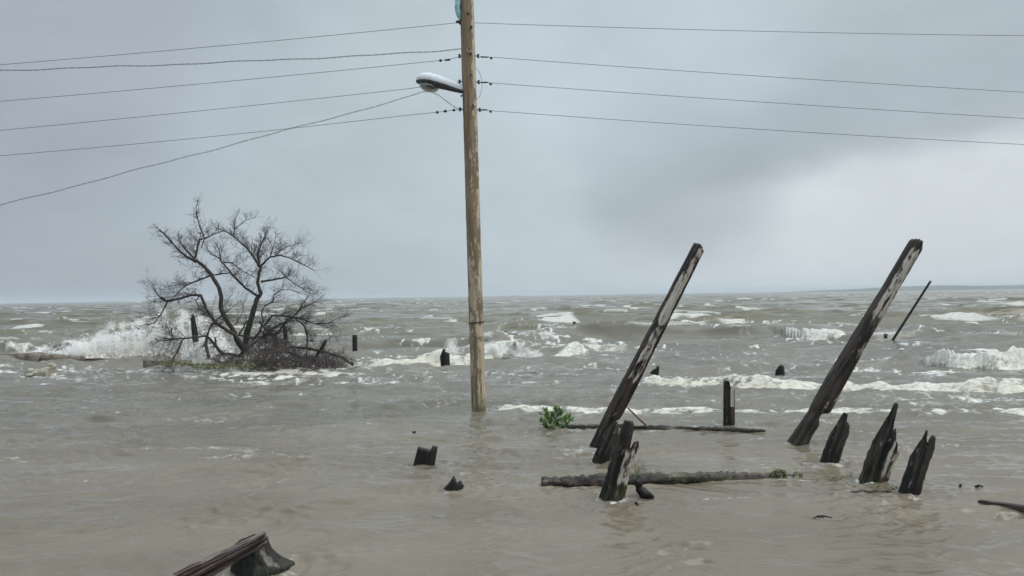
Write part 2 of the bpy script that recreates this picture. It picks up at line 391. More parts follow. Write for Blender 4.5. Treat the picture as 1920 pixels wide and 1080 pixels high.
COLLARS = [(1121,836,14,.8),(1497,832,18,.9),(1125,867,15,.7),(1146,935,22,1),(1554,868,16,.8),(1636,906,22,1),(1704,930,19,.9),(1367,801,11,.6),(795,871,20,.7),
 (852,920,18,.7),(490,1068,58,.6),(1041,806,26,.5),(898,773,14,.8),(666,666,5,.8),(835,686,9,.9),(1227,703,9,.8),(1463,703,9,.8),(70,704,20,.9)]
def sea():
    ys = [3.0]
    while ys[-1] < 6500:
        y = ys[-1]; ys.append(y + min(max(.012, y*y/(2.1*CAM_H*773)), (.0058 if y < 70 else .011)*y))
    ys = np.array(ys); nc = 1500
    tt = np.linspace(-1, 1, nc); tt = np.tan(tt*rad(47))
    Yg = np.repeat(ys[:, None], nc, 1); Xg = Yg*tt[None, :]
    x, y = Xg, Yg
    step = np.gradient(ys)[:, None]
    Z = np.zeros_like(x); DX = np.zeros_like(x); DY = np.zeros_like(x)
    shore = sm(17, 46, y)                    # open-water waves die out over the flooded ground
    gust = .75+.6*fbm(x/38, y/30, 3)
    wx = x+2.2*fbm(x/9, y/9, 2); wy = y+2.2*fbm(x/9+40, y/9, 2)
    r = np.random.default_rng(3)
    def waves(n, l0, l1, steep, spread, amp, q):
        nonlocal Z, DX, DY
        for i in range(n):
            L = math.exp(r.uniform(math.log(l0), math.log(l1))); th = rad(r.normal(0, spread)-4); k = 2*math.pi/L
            kx, ky = k*math.sin(th), k*math.cos(th); a = steep*L/math.sqrt(n)
            fade = np.clip(1.6-step/(L*.45), 0, 1)   # too short for the mesh out there
            ph = kx*wx+ky*wy+r.uniform(0, 6.28)
            s, c = np.sin(ph), np.cos(ph); A = a*amp*fade
            Z += A*s; DX += q*A*c*math.sin(th); DY += q*A*c*math.cos(th)
    waves(22, 5.0, 13, .036, 13, shore*gust, .8)
    swell = Z.copy()
    waves(26, 2.4, 6, .042, 11, sm(17, 38, y)*gust, .5)
    waves(34, .9, 3.6, .050, 15, (.10+.9*sm(14, 34, y))*(.6+gust*.5), .55)
    chop = Z-swell
    rows = (ys < 75); xs, ysn = x[rows], y[rows]
    zz = np.zeros_like(xs); st = step[rows]
    g2 = .7+.9*fbm(xs/2.2, ysn/1.3, 3)
    px_ = xs+.5*fbm(xs/2.5, ysn/2.5, 2); py_ = ysn+.4*fbm(xs/2.5+9, ysn/2.5, 2)
    for i in range(46):
        L = math.exp(r.uniform(math.log(.10), math.log(.95))); th = rad(r.normal(-4, 15)); k = 2*math.pi/L
        fade = np.clip(1.6-st/(L*.4), 0, 1)
        zz += .0125*L*(1+.5*(L < .34))*fade*np.sin(k*(px_*math.sin(th)+py_*math.cos(th))+r.uniform(0, 6.28))*np.clip(g2, .35, 1.6)
    # cat's paws: short sharp-crested wind ripples
    wx1 = px_+.12*fbm(xs/.5, ysn/.4, 2); wy1 = py_+.08*fbm(xs/.4+4, ysn/.4, 2)
    rid = 1-np.abs(fbm(wx1/.42, wy1/.17, 2, .5))*2.2
    zz += .0170*rid*np.clip(1.7-st/.06, 0, 1)*np.clip(g2, .4, 1.5)
    rid2 = 1-np.abs(fbm(wx1/.95+8, wy1/.36, 2, .5))*2.2
    zz += .0185*rid2*np.clip(1.7-st/.13, 0, 1)*np.clip(1.6-g2, .4, 1.4)
    Z[rows] += zz*(.55+.9*sm(9, 22, ysn))
    # low shoaling undulations over the flooded ground
    Z += .012*fbm(x/4, y/1.5, 2)*sm(40, 14, y)
    # breakers
    pu, pv = px_of(x, y)
    foam = np.zeros_like(x); tan = np.zeros_like(x); add = np.zeros_like(x)
    nfine = fbm(x*1.1, y*1.1, 2, .6)*sm(14, 30, y)+fbm(x*1.6, y*1.6, 4, .6)*sm(30, 14, y); nmid = fbm(x/1.5, y/1.2, 3); nff = fbm(x*6, y*5, 3, .6)*sm(20, 12, y)
    for pts, H, fs, fw, bl, tn in BREAKERS:
        w = [W(*p) for p in pts]; xs_ = np.array([p.x for p in w]); ys_ = np.array([p.y for p in w])
        m0 = (y > ys_.min()-5) & (y < ys_.max()+10) & (x > xs_.min()-1) & (x < xs_.max()+1)
        rws = np.where(m0.any(1))[0]; sl_ = slice(rws[0], rws[-1]+1)
        X_, Y_ = x[sl_], y[sl_]
        D = ys_.mean()
        e = np.minimum(X_-xs_[0], xs_[-1]-X_)+(.15 if D < 13 else 0); env = sm(-.1, .05*D if (xs_[-1]-xs_[0]) > .4*D else .022*D, e)
        yy = np.interp(X_, xs_, ys_) + (.25 if D > 13 else .10)*fbm(X_/1.7+D, np.full_like(X_, D), 3)*(D/20)
        amp = H*env*np.clip(.92+.55*fbm(X_/2.6, X_*0+D*3, 3), .6, 1.4)
        s = Y_-yy
        h = amp*sm(-.05, fw, s)*np.exp(-np.maximum(s-fw, 0)/bl)
        add[sl_] = np.maximum(add[sl_], h)
        fe = env*fs*sm(-.25, .02, s)*np.exp(-np.maximum(s-fw*1.05, 0)/(bl*.32))
        if fs < .6: fe = fe*sm(fw*.35, fw*.9, s)          # thin crest foam only
        lsc = 1/max(.42, .034*D); nloc = fbm(X_*lsc*1.3, Y_*lsc+h*3*lsc, 3, .5); fe = fe*np.clip(.92+.45*nmid[sl_]+.75*nloc, .06, 1.15)
        foam[sl_] = np.maximum(foam[sl_], fe); tan[sl_] = np.maximum(tan[sl_], tn*np.clip(fe*1.6, 0, 1)*sm(fw*1.4, 0, s))
        Z[sl_] += h*(nloc*.22+.08*nff[sl_])*np.clip(fe*1.5, 0, 1)
    for x0, x1, py, tp in CAPS:
        a, b = W(x0, py+.5), W(x1, py+.5); D = .5*(a.y+b.y); st_ = max(.5, min(.011*D, D*D/(2.1*CAM_H*773)))
        wd = max(.7, 1.9*st_); H = tp*D/FPX*.9
        rws = np.where((ys > min(a.y, b.y)-5*wd) & (ys < max(a.y, b.y)+8*wd))[0]
        if len(rws) == 0: continue
        sl_ = slice(rws[0], rws[-1]+1); X_, Y_ = x[sl_], y[sl_]
        t = (X_-a.x)/(b.x-a.x)
        yy = a.y+(b.y-a.y)*np.clip(t, -1, 2)+wd*.8*fbm(X_/(wd*2.5), X_*0+D, 2)
        lens = np.clip(1-(2*t-1)**2/1.3, 0, 1)**.8
        env = lens*np.clip(.8+.9*fbm(X_/(.012*D+.3), X_*0+3, 2), .1, 1.3)
        s = (Y_-yy)/(wd*(.25+.75*lens))
        add[sl_] += H*env*np.exp(-s*s*.9); foam[sl_] = np.maximum(foam[sl_], .85*env*np.exp(-s*s*1.1)*np.clip(.75+1.3*fbm(X_/(.012*D+.2), Y_/(wd*.7), 4, .6), .1, 1.25))
    # wind streaks and random small whitecaps out at sea
    crest = sm(1.0, 1.9, swell/(swell[(ys > 60)].std()+1e-6)*sm(35, 60, y))
    cap = crest*sm(.08, .36, fbm(x/7, y/14, 3))
    foam = np.maximum(foam, cap*.7)
    # foam lines along the crests of the surf chop
    cs = chop[(ys > 22) & (ys < 60)].std()
    surf = sm(15, 21, y)*sm(75, 45, y)
    foam = np.maximum(foam, surf*sm(1.0, 2.2, chop/cs)*sm(-.1, .35, fbm(x/5, y/4, 3)+.05*nfine)*.62)
    # lace of old foam in the surf
    fld = np.zeros_like(x)
    for cx, cy, rx, ry, st_ in FIELDS:
        fld = np.maximum(fld, 1.45*st_*np.exp(-((pu-cx)/rx)**2-((pv-cy)/ry)**2))
    qx = x+.5*fbm(x/1.4, y/1.4, 3); qy = y+.5*fbm(x/1.4+5, y/1.4, 3)
    web = 1-np.minimum(np.abs(fbm(qx/2.2, qy/1.9, 3, .55))*3.4, 1)
    web2 = 1-np.minimum(np.abs(fbm(qx/1.0+30, qy/.95, 2, .5))*3.0, 1)
    lace = np.clip(fld, 0, 1.1)*(.22+.60*web**1.5+.50*web2**1.5)
    foam = np.maximum(foam, lace)
    sparse = sm(12, 24, y)*sm(90, 45, y)*sm(.25, .6, fbm(x/6, y/3.5, 3)+.25)*web**2*.95
    foam = np.maximum(foam, sparse)
    # thin foam lines over the flooded ground
    ln = sm(7, 12, y)*sm(22, 16, y)*sm(.40, .6, fbm(x/2.4, y/.55, 3)+.02)*.36
    foam = np.maximum(foam, ln)
    Z += add
    for bx, by, br, st_ in COLLARS:
        w = W(bx, by); q = w.y/FPX; rws = np.where((ys > w.y-2) & (ys < w.y+1.2))[0]; sl_ = slice(rws[0], rws[-1]+1)
        dx_, dy_ = x[sl_]-w.x, y[sl_]-w.y-.03; d = np.hypot(dx_, dy_*.9)
        ring = np.exp(-((d-br*q*1.15)/(.045+.25*br*q))**2)
        wake = np.exp(-(dx_/(br*q*1.3+.25*np.abs(dy_)))**2)*np.exp(-((dy_+.35)/.42)**2)
        foam[sl_] = np.maximum(foam[sl_], st_*(ring*.42+wake*.30)*np.clip(.5+1.3*nff[sl_]+.8*nfine[sl_], 0, 1.2))
        Z[sl_] += .012*np.cos((d-br*q)*34)*np.exp(-np.maximum(d-br*q, 0)/.35)*(d < 2)
    Z += foam*.012
    cal = sm(2.5, 8, y)
    Z *= .3+.7*cal
    me = grid_mesh('sea_water', x+DX*.9, y+DY*.9, Z)
    setattr_f(me, 'foam', np.clip(foam, 0, 1.2).ravel()); setattr_f(me, 'tan', np.clip(tan, 0, 1).ravel())
    setattr_f(me, 'far', np.clip(np.log(y/8)/np.log(500/8), 0, 1).ravel())
    o = link('water', me, M['water']); tag(o, kind='structure')
    # muddy bottom under everything, reaching the horizon
    g = MB(); g.v = [Vector(v) for v in ((-7500, -60, -1.5), (7500, -60, -1.5), (7500, 7000, -1.5), (-7500, 7000, -1.5))]; g.f = [(0, 1, 2, 3)]
    tag(g.build('ground', M['mudbed'], smooth=False), kind='structure')
sea()

# far low shore on the right
def land():
    vs, fs = [], []; n = 220; D = 2000
    x0, x1 = W(1540, 560).x*0+P(1545, 540, D).x, P(2600, 520, D).x
    for i in range(n+1):
        t = i/n; x = x0+(x1-x0)*t
        h = 14*min(1, t*2.5)**.7*(.8+.35*math.sin(t*9)+.15*math.sin(t*31+1))+random.uniform(-.8, 1.2)*min(1, t*8)
        h = max(.4, h)
        for (dy, z) in ((0, -1.2), (10, h*.75), (60, h), (300, h*.9), (420, -1.2)): vs.append((x, D+dy, z))
    for i in range(n):
        for j in range(4): a = i*5+j; fs.append((a, a+5, a+6, a+1))
    o = link('hills', mesh('hills', vs, fs), M['land']); tag(o, kind='structure')
land()

# ------------------------------------------------------------------ haze
def haze():
    g = MB(); X, Y0, Y1, z0, z1 = 7600, -70, 7100, -2.5, 21
    g.v = [Vector((sx*X, yy, zz)) for zz in (z0, z1) for sx, yy in ((-1, Y0), (1, Y0), (1, Y1), (-1, Y1))]
    g.f = [(3, 2, 1, 0), (4, 5, 6, 7), (0, 1, 5, 4), (1, 2, 6, 5), (2, 3, 7, 6), (3, 0, 4, 7)]
    mt = bpy.data.materials.new('sea_haze'); mt.use_nodes = True; nt = mt.node_tree; nt.nodes.clear()
    o_ = nt.nodes.new('ShaderNodeOutputMaterial'); v = nt.nodes.new('ShaderNodeVolumePrincipled')
    v.inputs['Color'].default_value = (.88, .93, .97, 1); v.inputs['Density'].default_value = HAZE
    v.inputs['Anisotropy'].default_value = .1
    nt.links.new(v.outputs[0], o_.inputs['Volume'])
    o = g.build('haze', mt, smooth=False); tag(o, kind='stuff', label='thin pale sea haze lying over the water', cat='haze')
HAZE = .00034
haze()

# ------------------------------------------------------------------ posts and stumps
def interp(tab, t):
    for (a, va), (b, vb) in zip(tab, tab[1:]):
        if t <= b: 
            k = (t-a)/(b-a) if b > a else 0
            return va+(vb-va)*max(0, min(1, k))
    return tab[-1][1]
def hn(seed):
    r = random.Random(seed); ph = [(r.uniform(0, 6.28), r.uniform(0, 6.28)) for _ in range(12)]
    def f(a, b):
        s = 0
        for i, (p, q) in enumerate(ph):
            k = 1+i; s += math.sin(k*a+p+1.3*math.sin(b*(1.3+.35*i)+q))/(1+.35*i)
        return s/3.2
    return f

def post(name, label, cat, base, top, prof, cut=((-1, 0), (1, 0)), pale=(), mat='pile', group=None, lean=0.0, depth=1.0,
         N=44, MR=60, below=.5, groove=.05, jag=3.0, seed=1, sup=2.0, moss=0, zbase=0.0, rings=9, mossh=.3, parent=None, cutpx=False):
    B = W(*base, z=zbase); s = B.y/FPX
    Lpx = math.hypot(top[0]-base[0], top[1]-base[1]); T = P(top[0], top[1], B.y+lean*Lpx*s)
    ax = (T-B); L = ax.length; ax.normalize()
    xa = (Vector((1, 0, 0))-ax*ax.x).normalized(); ya = ax.cross(xa)
    mw = Matrix((xa, ya, ax)).transposed().to_4x4(); mw.translation = B
    lt = [(t, l*s) for t, l, r in prof]; rt = [(t, r*s) for t, l, r in prof]
    cutm = [(u*(s if cutpx else 1), d*s) for u, d in cut]; fn = hn(seed); rr = random.Random(seed)
    jt = [rr.uniform(-1, 1) for _ in range(N)]
    vs, pl, ms = [], [], []
    def shape(u, a, q):   # superellipse
        cu, su = math.cos(a), math.sin(a); k = (abs(cu)**sup+abs(su)**sup)**(-1/sup); return cu*k*q, su*k*q
    def place(a, q, z, ji):
        t = max(0, min(1, z/L)); l, r = interp(lt, t), interp(rt, t); c = (r-l)/2; h = (r+l)/2
        q_ = L/22; zz_ = z/q_
        gr = 1+groove*fn(a*2, z*2.5)+groove*.8*fn(a+3, zz_*.8)*(N > 26)+groove*.7*(jt[ji])+groove*.5*math.sin(a*11+seed+z*3)
        ux, uy = shape(0, a, q*gr); return Vector((c+h*ux, -h*depth*uy if False else h*depth*uy, z)), ux
    ztc = {}; beta = math.atan2(B.x, B.y)
    def zt(u, a, ji, q):
        if (ji, q) in ztc: return ztc[ji, q]
        z = L
        for _ in range(9):
            v, ux = place(a, q, z, ji); xx = v.x-v.y*B.x/B.y if cutpx else ux-math.sin(a)*q*depth*B.x/B.y*.9
            z = .5*z+.5*(L-interp(cutm, max(cutm[0][0], min(cutm[-1][0], xx))))
        ztc[ji, q] = z-max(0, v.y)*(.55 if cutpx else .25)+s*jag*(.7*jt[ji]*q+.5*fn(a*3+q*5, q*7)); return ztc[ji, q]
    def pal(u, t, a):
        v = 0
        for t0, t1, u0, u1, val in pale:
            e = .04; ft = min(1, max(0, (t-t0)/e+.5))*min(1, max(0, (t1-t)/e+.5)); e = .15
            fu = min(1, max(0, (u-u0)/e+.5))*min(1, max(0, (u1-u)/e+.5)); v = max(v, val*ft*fu)
        return v
    for i in range(MR+1):
        sI = i/MR
        for j in range(N):
            a = 2*math.pi*j/N; u0 = math.cos(a); top_ = zt(u0, a, j, 1)
            z = -below+(top_+below)*sI; v, u = place(a, 1, z, j); vs.append(v)
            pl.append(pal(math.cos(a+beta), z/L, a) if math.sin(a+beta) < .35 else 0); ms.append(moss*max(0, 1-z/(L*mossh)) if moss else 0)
    for k in range(1, rings):
        q = 1-k/rings
        for j in range(N):
            a = 2*math.pi*j/N; u = math.cos(a)*q; z = zt(u, a, j, q)
            v, _ = place(a, q, z, j); vs.append(v); pl.append(pal(math.cos(a+beta)*q, z/L, a)*.6); ms.append(0)
    v, _ = place(0, 0, zt(0, 0, 0, 0), 0); vs.append(v); pl.append(0); ms.append(0)
    fs = []; tot = MR+rings
    for i in range(tot-1+0):
        for j in range(N):
            a, b = i*N+j, i*N+(j+1) % N
            if i < tot-1: fs.append((a, b, b+N, a+N))
    e = len(vs)-1; lb = (tot-1)*N
    for j in range(N): fs.append((lb+j, lb+(j+1) % N, e))
    fs.append(tuple(range(N))[::-1])
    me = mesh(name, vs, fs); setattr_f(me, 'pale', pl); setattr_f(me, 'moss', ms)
    # crisp splintered top
    me.polygons.foreach_set('use_smooth', [p.index < MR*N for p in me.polygons])
    if parent is not None:
        o = link(name, me, M[mat]); o.parent = parent; o.matrix_world = mw; o.matrix_parent_inverse = Matrix.Translation(parent.location).inverted()
        return o
    o = link(name, me, M[mat], None, mw)
    tag(o, label, cat, group); return o

GP = 'broken pilings leaning out of the water'
post('leaning_piling', 'tall leaning piling with pale bark-stripped patches behind the dark stumps', 'piling',
     (1121,836), (1312,460), [(0,14,13),(.08,15,9),(.13,15,7),(.15,15,14),(.25,15,15),(.5,13.5,13.5),(.9,12,12),(1,11,12)],
     cut=[(-1,1),(0,0),(.6,5),(1,9)], pale=[(.32,.60,-.55,.75,.72),(.60,.86,-.6,.7,.85),(.86,.99,-.2,1.0,.62)], mat='pile2', group=GP, seed=3, MR=90, jag=2, groove=.05)
post('leaning_piling', 'tallest leaning piling with a grey worn top, to the right of the upright post', 'piling',
     (1497,832), (1721,452), [(0,18,17),(.06,17,13),(.11,16,15),(.14,15,7),(.165,16,9),(.175,16,20),(.24,17,19),(.4,16,16),(.6,15,14),(.8,13.5,14),(1,13,14)],
     cut=[(-1,4),(-.3,0),(.5,0),(1,14)], pale=[(.62,.97,-.35,1.1,.66),(.45,.66,.35,1.1,.5),(.15,.26,.2,1.1,.45)], mat='pile2', group=GP, seed=5, MR=90, jag=2, groove=.045, moss=.3)
post('broken_stump', 'dark broken stump leaning between the tall stripped piling and the forked stump', 'stump',
     (1125,867), (1156,790), [(0,15,16),(.5,14,14),(1,12,12)], cutpx=True, cut=[(-12,26),(-6,14),(-3,2),(2,0),(5,8),(8,5),(12,24)], pale=[(.72,1.0,-.5,.8,.45)], group=GP, seed=8)
post('forked_stump', 'biggest dark stump with a forked top and pale split wood on its right side', 'stump',
     (1146,935), (1180,790), [(0,21,23),(.3,18,22),(.55,17,24),(.72,14,28),(1,11,28)], cutpx=True,
     cut=[(-11,6),(-9,0),(8,0),(10,6),(11,50),(14,56),(16,42),(18,36),(25,32),(28,46)], pale=[(.22,.78,-.05,1.1,.54),(.70,.9,-.3,.3,.42)], group=GP, seed=11, MR=70, jag=3.6, groove=.085, moss=.5, N=56, rings=16)
post('broken_stump', 'narrow stump with a square nub on top, nearest the foot of the tallest piling', 'stump',
     (1554,868), (1585,775), [(0,15,16),(.4,14,16),(.75,12,17),(1,9,17)], cutpx=True, cut=[(-13,40),(-8,20),(-5,3),(-3,0),(5,1),(6.5,15),(10,16),(15,22),(17,32)], pale=[(.3,.8,-.2,.7,.15)], group=GP, seed=13, groove=.07)
post('broken_stump', 'tall splintered stump tapering to a thin spike, second stump from the right', 'stump',
     (1636,906), (1681,757), [(0,22,20),(.3,21,23),(.5,18,28),(.75,14,26),(1,13,25)], cutpx=True,
     cut=[(-16,70),(-13,40),(-8,26),(-6,19),(-5,2),(0,0),(3,1),(4.5,28),(8,52),(11,46),(15,54),(17,72),(22,70),(25,86)], pale=[(.12,.55,.25,1.1,.44),(.55,.85,-.2,.6,.38)], group=GP, seed=17, MR=70, jag=3.6, groove=.085, N=56, rings=16, moss=.5)
post('broken_stump', 'rightmost leaning stump with a needle splinter and a rounded knob on top', 'stump',
     (1704,930), (1738,806), [(0,19,17),(.4,16,17),(.75,14,20),(1,13,22)], cutpx=True,
     cut=[(-15,50),(-9,28),(-4,19),(-2.5,4),(-.5,0),(2,3),(3.5,17),(6,24),(8,22),(9.5,11),(13,7),(18,8),(20,15),(22,28)], group=GP, seed=19, groove=.06, jag=2, N=52, rings=15)
post('upright_post', 'short upright grey brown post with a white worn patch, between the two tall pilings', 'post',
     (1367,801), (1367,713), [(0,11,11),(.5,10.5,10.5),(1,10,10)], cut=[(-1,1),(-.1,0),(.1,3),(.2,14),(1,17)], pale=[(.45,.84,.2,.85,1.0)], mat='pile2', seed=23, jag=1.2, groove=.035)
GF = 'old posts standing out in the surf'
post('surf_post', 'slim straight black post standing in the surf just right of the bare tree', 'post', (666,666), (665,628), [(0,5.2,5),(1,4.2,4.6)], mat='black', group=GF, seed=29, jag=.6, MR=12, N=14)
post('surf_post', 'short thick double post in the foam left of the utility pole', 'post', (835,686), (833,654), [(0,8,9),(.7,9,9),(1,6,10)], cut=[(-1,14),(-.75,10),(-.6,0),(-.1,0),(.1,6),(1,8)], mat='black', group=GF, seed=31, jag=1, MR=16, N=18)
post('surf_post', 'slanting post stub among the tangled branches at the right of the tree', 'post', (594,672), (611,638), [(0,6,6),(.6,4,4),(1,3,3)], mat='black', group=GF, seed=37, jag=.8, MR=12, N=12)
post('surf_post', 'black post leaning left in front of the white spray beside the tree', 'post', (373,678), (361,590), [(0,6,6),(.7,5.5,5),(.9,4.5,4),(1,2,3)], mat='black', group=GF, seed=41, jag=1, MR=26, N=14, lean=-.03)
post('surf_stump', 'jagged black stump in the surf behind the stripped tall piling', 'stump', (1227,703), (1231,685), [(0,9,8),(1,8,6)], cut=[(-1,16),(-.6,10),(-.3,7),(.1,8),(.25,0),(1,1)], mat='black', group=GF, seed=43, jag=1, MR=10, N=14)
post('surf_stump', 'small pointed black stump in the surf left of the tallest piling', 'stump', (1463,703), (1463,682), [(0,9,8),(.6,8,7),(1,6,7)], cut=[(-1,12),(-.4,4),(-.1,3),(.1,0),(.3,6),(.8,2),(1,6)], mat='black', group=GF, seed=47, jag=1.2, MR=10, N=14)
post('surf_post', 'tiny dark post far out in the waves, left of the stripped tall piling', 'post', (1077,613), (1077,603), [(0,2.6,2.6),(1,3,2.6)], mat='black', group=GF, seed=53, jag=.4, MR=6, N=10, zbase=.2, below=1.2)
post('surf_post', 'tiny dark stub far out beside the foot of the slanting stick', 'post', (1660,635), (1661,626), [(0,3,3),(1,3,3.5)], mat='black', group=GF, seed=59, jag=.4, MR=6, N=10, zbase=.15, below=1.2)
post('surf_post', 'thin dark post seen through the right side of the bare tree', 'post', (537,650), (534,612), [(0,4.5,4.5),(1,3.5,3.5)], mat='black', group=GF, seed=61, jag=.7, MR=10, N=10)
post('surf_post', 'tiny black stub in the waves just right of the utility pole', 'post', (948,629), (948,621), [(0,3,3),(1,2.6,2.4)], mat='black', group=GF, seed=67, jag=.4, MR=6, N=10, zbase=.2, below=1.2)
post('surf_post', 'dark stub at the picture edge on the big curling breaker', 'post', (1911,666), (1910,653), [(0,5,5),(1,4,3)], mat='black', group=GF, seed=71, jag=.8, MR=8, N=10, zbase=.25, below=1.2)
post('slanting_stick', 'long thin dark stick slanting out of the waves right of the tallest piling', 'stick', (1666,650), (1745,527), [(0,2.7,2.7),(1,2.2,2.2)], mat='black', seed=73, jag=.4, MR=30, N=8, groove=.03)
post('timber_stub', 'square cut black timber stub with a raised right corner, left of the pilings', 'stump', (795,871), (805,833), [(0,19,20),(1,19,16)],
     cut=[(-1,9),(.42,9),(.5,0),(1,0)], mat='black', seed=79, jag=.3, sup=6, groove=.008, N=40, rings=14, MR=20, depth=.7)
post('ragged_stub', 'small ragged black stub low in the water below the square timber stub', 'stump', (852,920), (852,892), [(0,20,18),(.5,16,17),(1,12,14)],
     cut=[(-1,22),(-.5,10),(-.2,0),(.1,5),(.3,16),(.6,9),(.8,12),(1,20)], mat='black', seed=83, jag=2.5, MR=16, groove=.12, N=24)
# foreground stump and the plank lying on it
post('flared_stump', 'black flared stump at the bottom of the photo under the leaning plank', 'stump', (490,1068), (478,1004),
     [(0,54,60),(.25,50,38),(.55,48,24),(.8,45,22),(1,38,22)], cut=[(-1,12),(-.6,3),(.2,-2),(.8,2),(1,10)], pale=[(.0,.7,.30,.62,.5)], mat='black', seed=89, jag=3, groove=.06, N=44, rings=12, MR=40, depth=.6, moss=.2)

def plank(name, label, a, b, wa, th, mat, zoff=0, group=None, cat='plank', ribs=0, tilt=0.0):
    ax = (b-a); L = ax.length; ax.normalize()
    sd_ = ax.cross(Vector((0, 0, 1))).normalized(); nn = sd_.cross(ax).normalized()
    if tilt: 
        q = Matrix.Rotation(tilt, 3, ax); sd_ = q@sd_; nn = q@nn
    mw = Matrix((sd_, nn, ax)).transposed().to_4x4(); mw.translation = a
    n = 26; k = 16; vs, fs, pl = [], [], []; r = random.Random(len(label))
    col = [r.uniform(-1, 1) for _ in range(k+1)]
    e0 = [r.uniform(-.012, .012) for _ in range(k+1)]; e1 = [r.uniform(-.03, .03) for _ in range(k+1)]
    for i in range(n+1):
        t = i/n; w_ = wa[0]+(wa[1]-wa[0])*t
        for side in (1, -1):
            for j in range(k+1):
                u = -1+2*j/k
                g = (.007*col[j] if side > 0 else -.007*col[j])
                z = L*t+(e0[j] if i == 0 else e1[j] if i == n else 0)
                vs.append(Vector((u*w_/2*(1+.03*math.sin(t*23+j)), side*th/2+g, z))); pl.append(.35+.5*max(0, col[j]) if abs(col[j]) > .45 else 0)
    K = 2*(k+1)
    for i in range(n):
        for j in range(k):
            a_ = i*K+j; fs.append((a_, a_+1, a_+K+1, a_+K)); c_ = i*K+k+1+j; fs.append((c_, c_+K, c_+K+1, c_+1))
        fs.append((i*K, i*K+K, i*K+K+k+1, i*K+k+1)); fs.append((i*K+k, i*K+2*k+1, i*K+K+2*k+1, i*K+K+k))
    for i in (0, n):
        for j in range(k):
            a_ = i*K+j; q = (a_, a_+k+1, a_+k+2, a_+1); fs.append(q if i == 0 else q[::-1])
    me = mesh(name, vs, fs, False); setattr_f(me, 'pale', pl); setattr_f(me, 'moss', [0]*len(vs))
    o = link(name, me, M[mat], None, mw); tag(o, label, cat, group); return o
_b = W(490, 1068); DY_ = _b.y
pa = P(330, 1098, DY_-.55); pb = P(494, 1009, DY_-.06)
plank('weathered_plank', 'weathered purple brown ribbed plank lying aslant on the flared stump', pa, pb, (.27, .13), .03, 'plank', tilt=rad(-62))
plank('split_lath', 'pale pinkish split lath slanting down from the foot of the stripped piling', W(1223, 808, -.02), P(1177, 765, W(1223, 808).y-.1), (.05, .03), .02, 'pink', cat='lath', tilt=rad(60))
plank('sunken_board', 'dark board awash at the right edge of the photo', W(1838, 942, .0), W(1990, 962, .05), (.10, .13), .05, 'plank', cat='board')

def log(name, label, pts, rs, mat, pale=0, moss=0, seed=0, cat='log', z=0):
    r = random.Random(seed); w = [W(a, b, z_) for a, b, z_ in pts]
    P_, R_ = [], []
    for i in range(len(w)-1):
        m_ = 24
        for k in range(m_+(i == len(w)-2)):
            t = k/m_; P_.append(w[i].lerp(w[i+1], t)+Vector((0, r.uniform(-.006, .006), r.uniform(-.006, .006)))); R_.append((rs[i]+(rs[i+1]-rs[i])*t)*r.uniform(.80, 1.14))
    c = w[0]; ax = (w[-1]-w[0]).normalized()
    mb = MB(); mb.tube(P_, R_, 14)
    xa = Vector((0, 0, 1)).cross(ax).normalized(); ya = ax.cross(xa)
    mw = Matrix((xa, ya, ax)).transposed().to_4x4(); mw.translation = c; inv = mw.inverted()
    vs = [inv@v for v in mb.v]
    vs = [v+Vector((r.uniform(-1, 1), r.uniform(-1, 1), 0))*.20*rs[0] for v in vs]
    me = mesh(name, vs, mb.f); n = len(vs)
    setattr_f(me, 'pale', [pale]*n); setattr_f(me, 'moss', [moss*max(0, min(1, (v.z-.5)/1.0)) for v in vs])
    o = link(name, me, M[mat], None, mw); tag(o, label, cat); return o
log('floating_log', 'thick grey brown log awash behind the foot of the forked stump', [(1016,906,.03),(1120,904,.045),(1200,901,.04),(1320,898,.035),(1420,897,.025),(1530,897,-.04)], [.072,.095,.086,.088,.066,.03], 'log', .25, .35, 5)
log('floating_log', 'long thin dark log awash behind the stumps, running from the green sprig', [(1062,801,.045),(1160,800,.045),(1300,804,.04),(1360,805,.045),(1435,809,.03)], [.045,.042,.038,.044,.022], 'log', .2, .0, 6)
log('driftwood_stick', 'slim stick barely awash left of the rightmost stump', [(1560,926,.0),(1620,922,.012),(1690,922,.01)], [.012,.018,.012], 'log', 0, .9, 7, 'stick')

def knob():
    mb = MB(); b = W(1205, 930); s = b.y/FPX
    c1 = P(1197, 906, b.y); c2 = P(1202, 922, b.y)
    mb.blob(c1, (9*s, 8*s, 8*s), 12, 8, .14, 2); 
    mb.tube([P(1197, 908, b.y), P(1199, 917, b.y), P(1206, 924, b.y-.02), P(1226, 933, b.y-.05)], [5*s, 8*s, 10*s, 3*s], 12)
    vs = mb.v; me = mesh('driftwood_piece', vs, mb.f); setattr_f(me, 'pale', [0]*len(vs)); setattr_f(me, 'moss', [0]*len(vs))
    tag(link('driftwood_piece', me, M['black']), 'small black knobbed driftwood piece just right of the forked stump', 'driftwood')
knob()

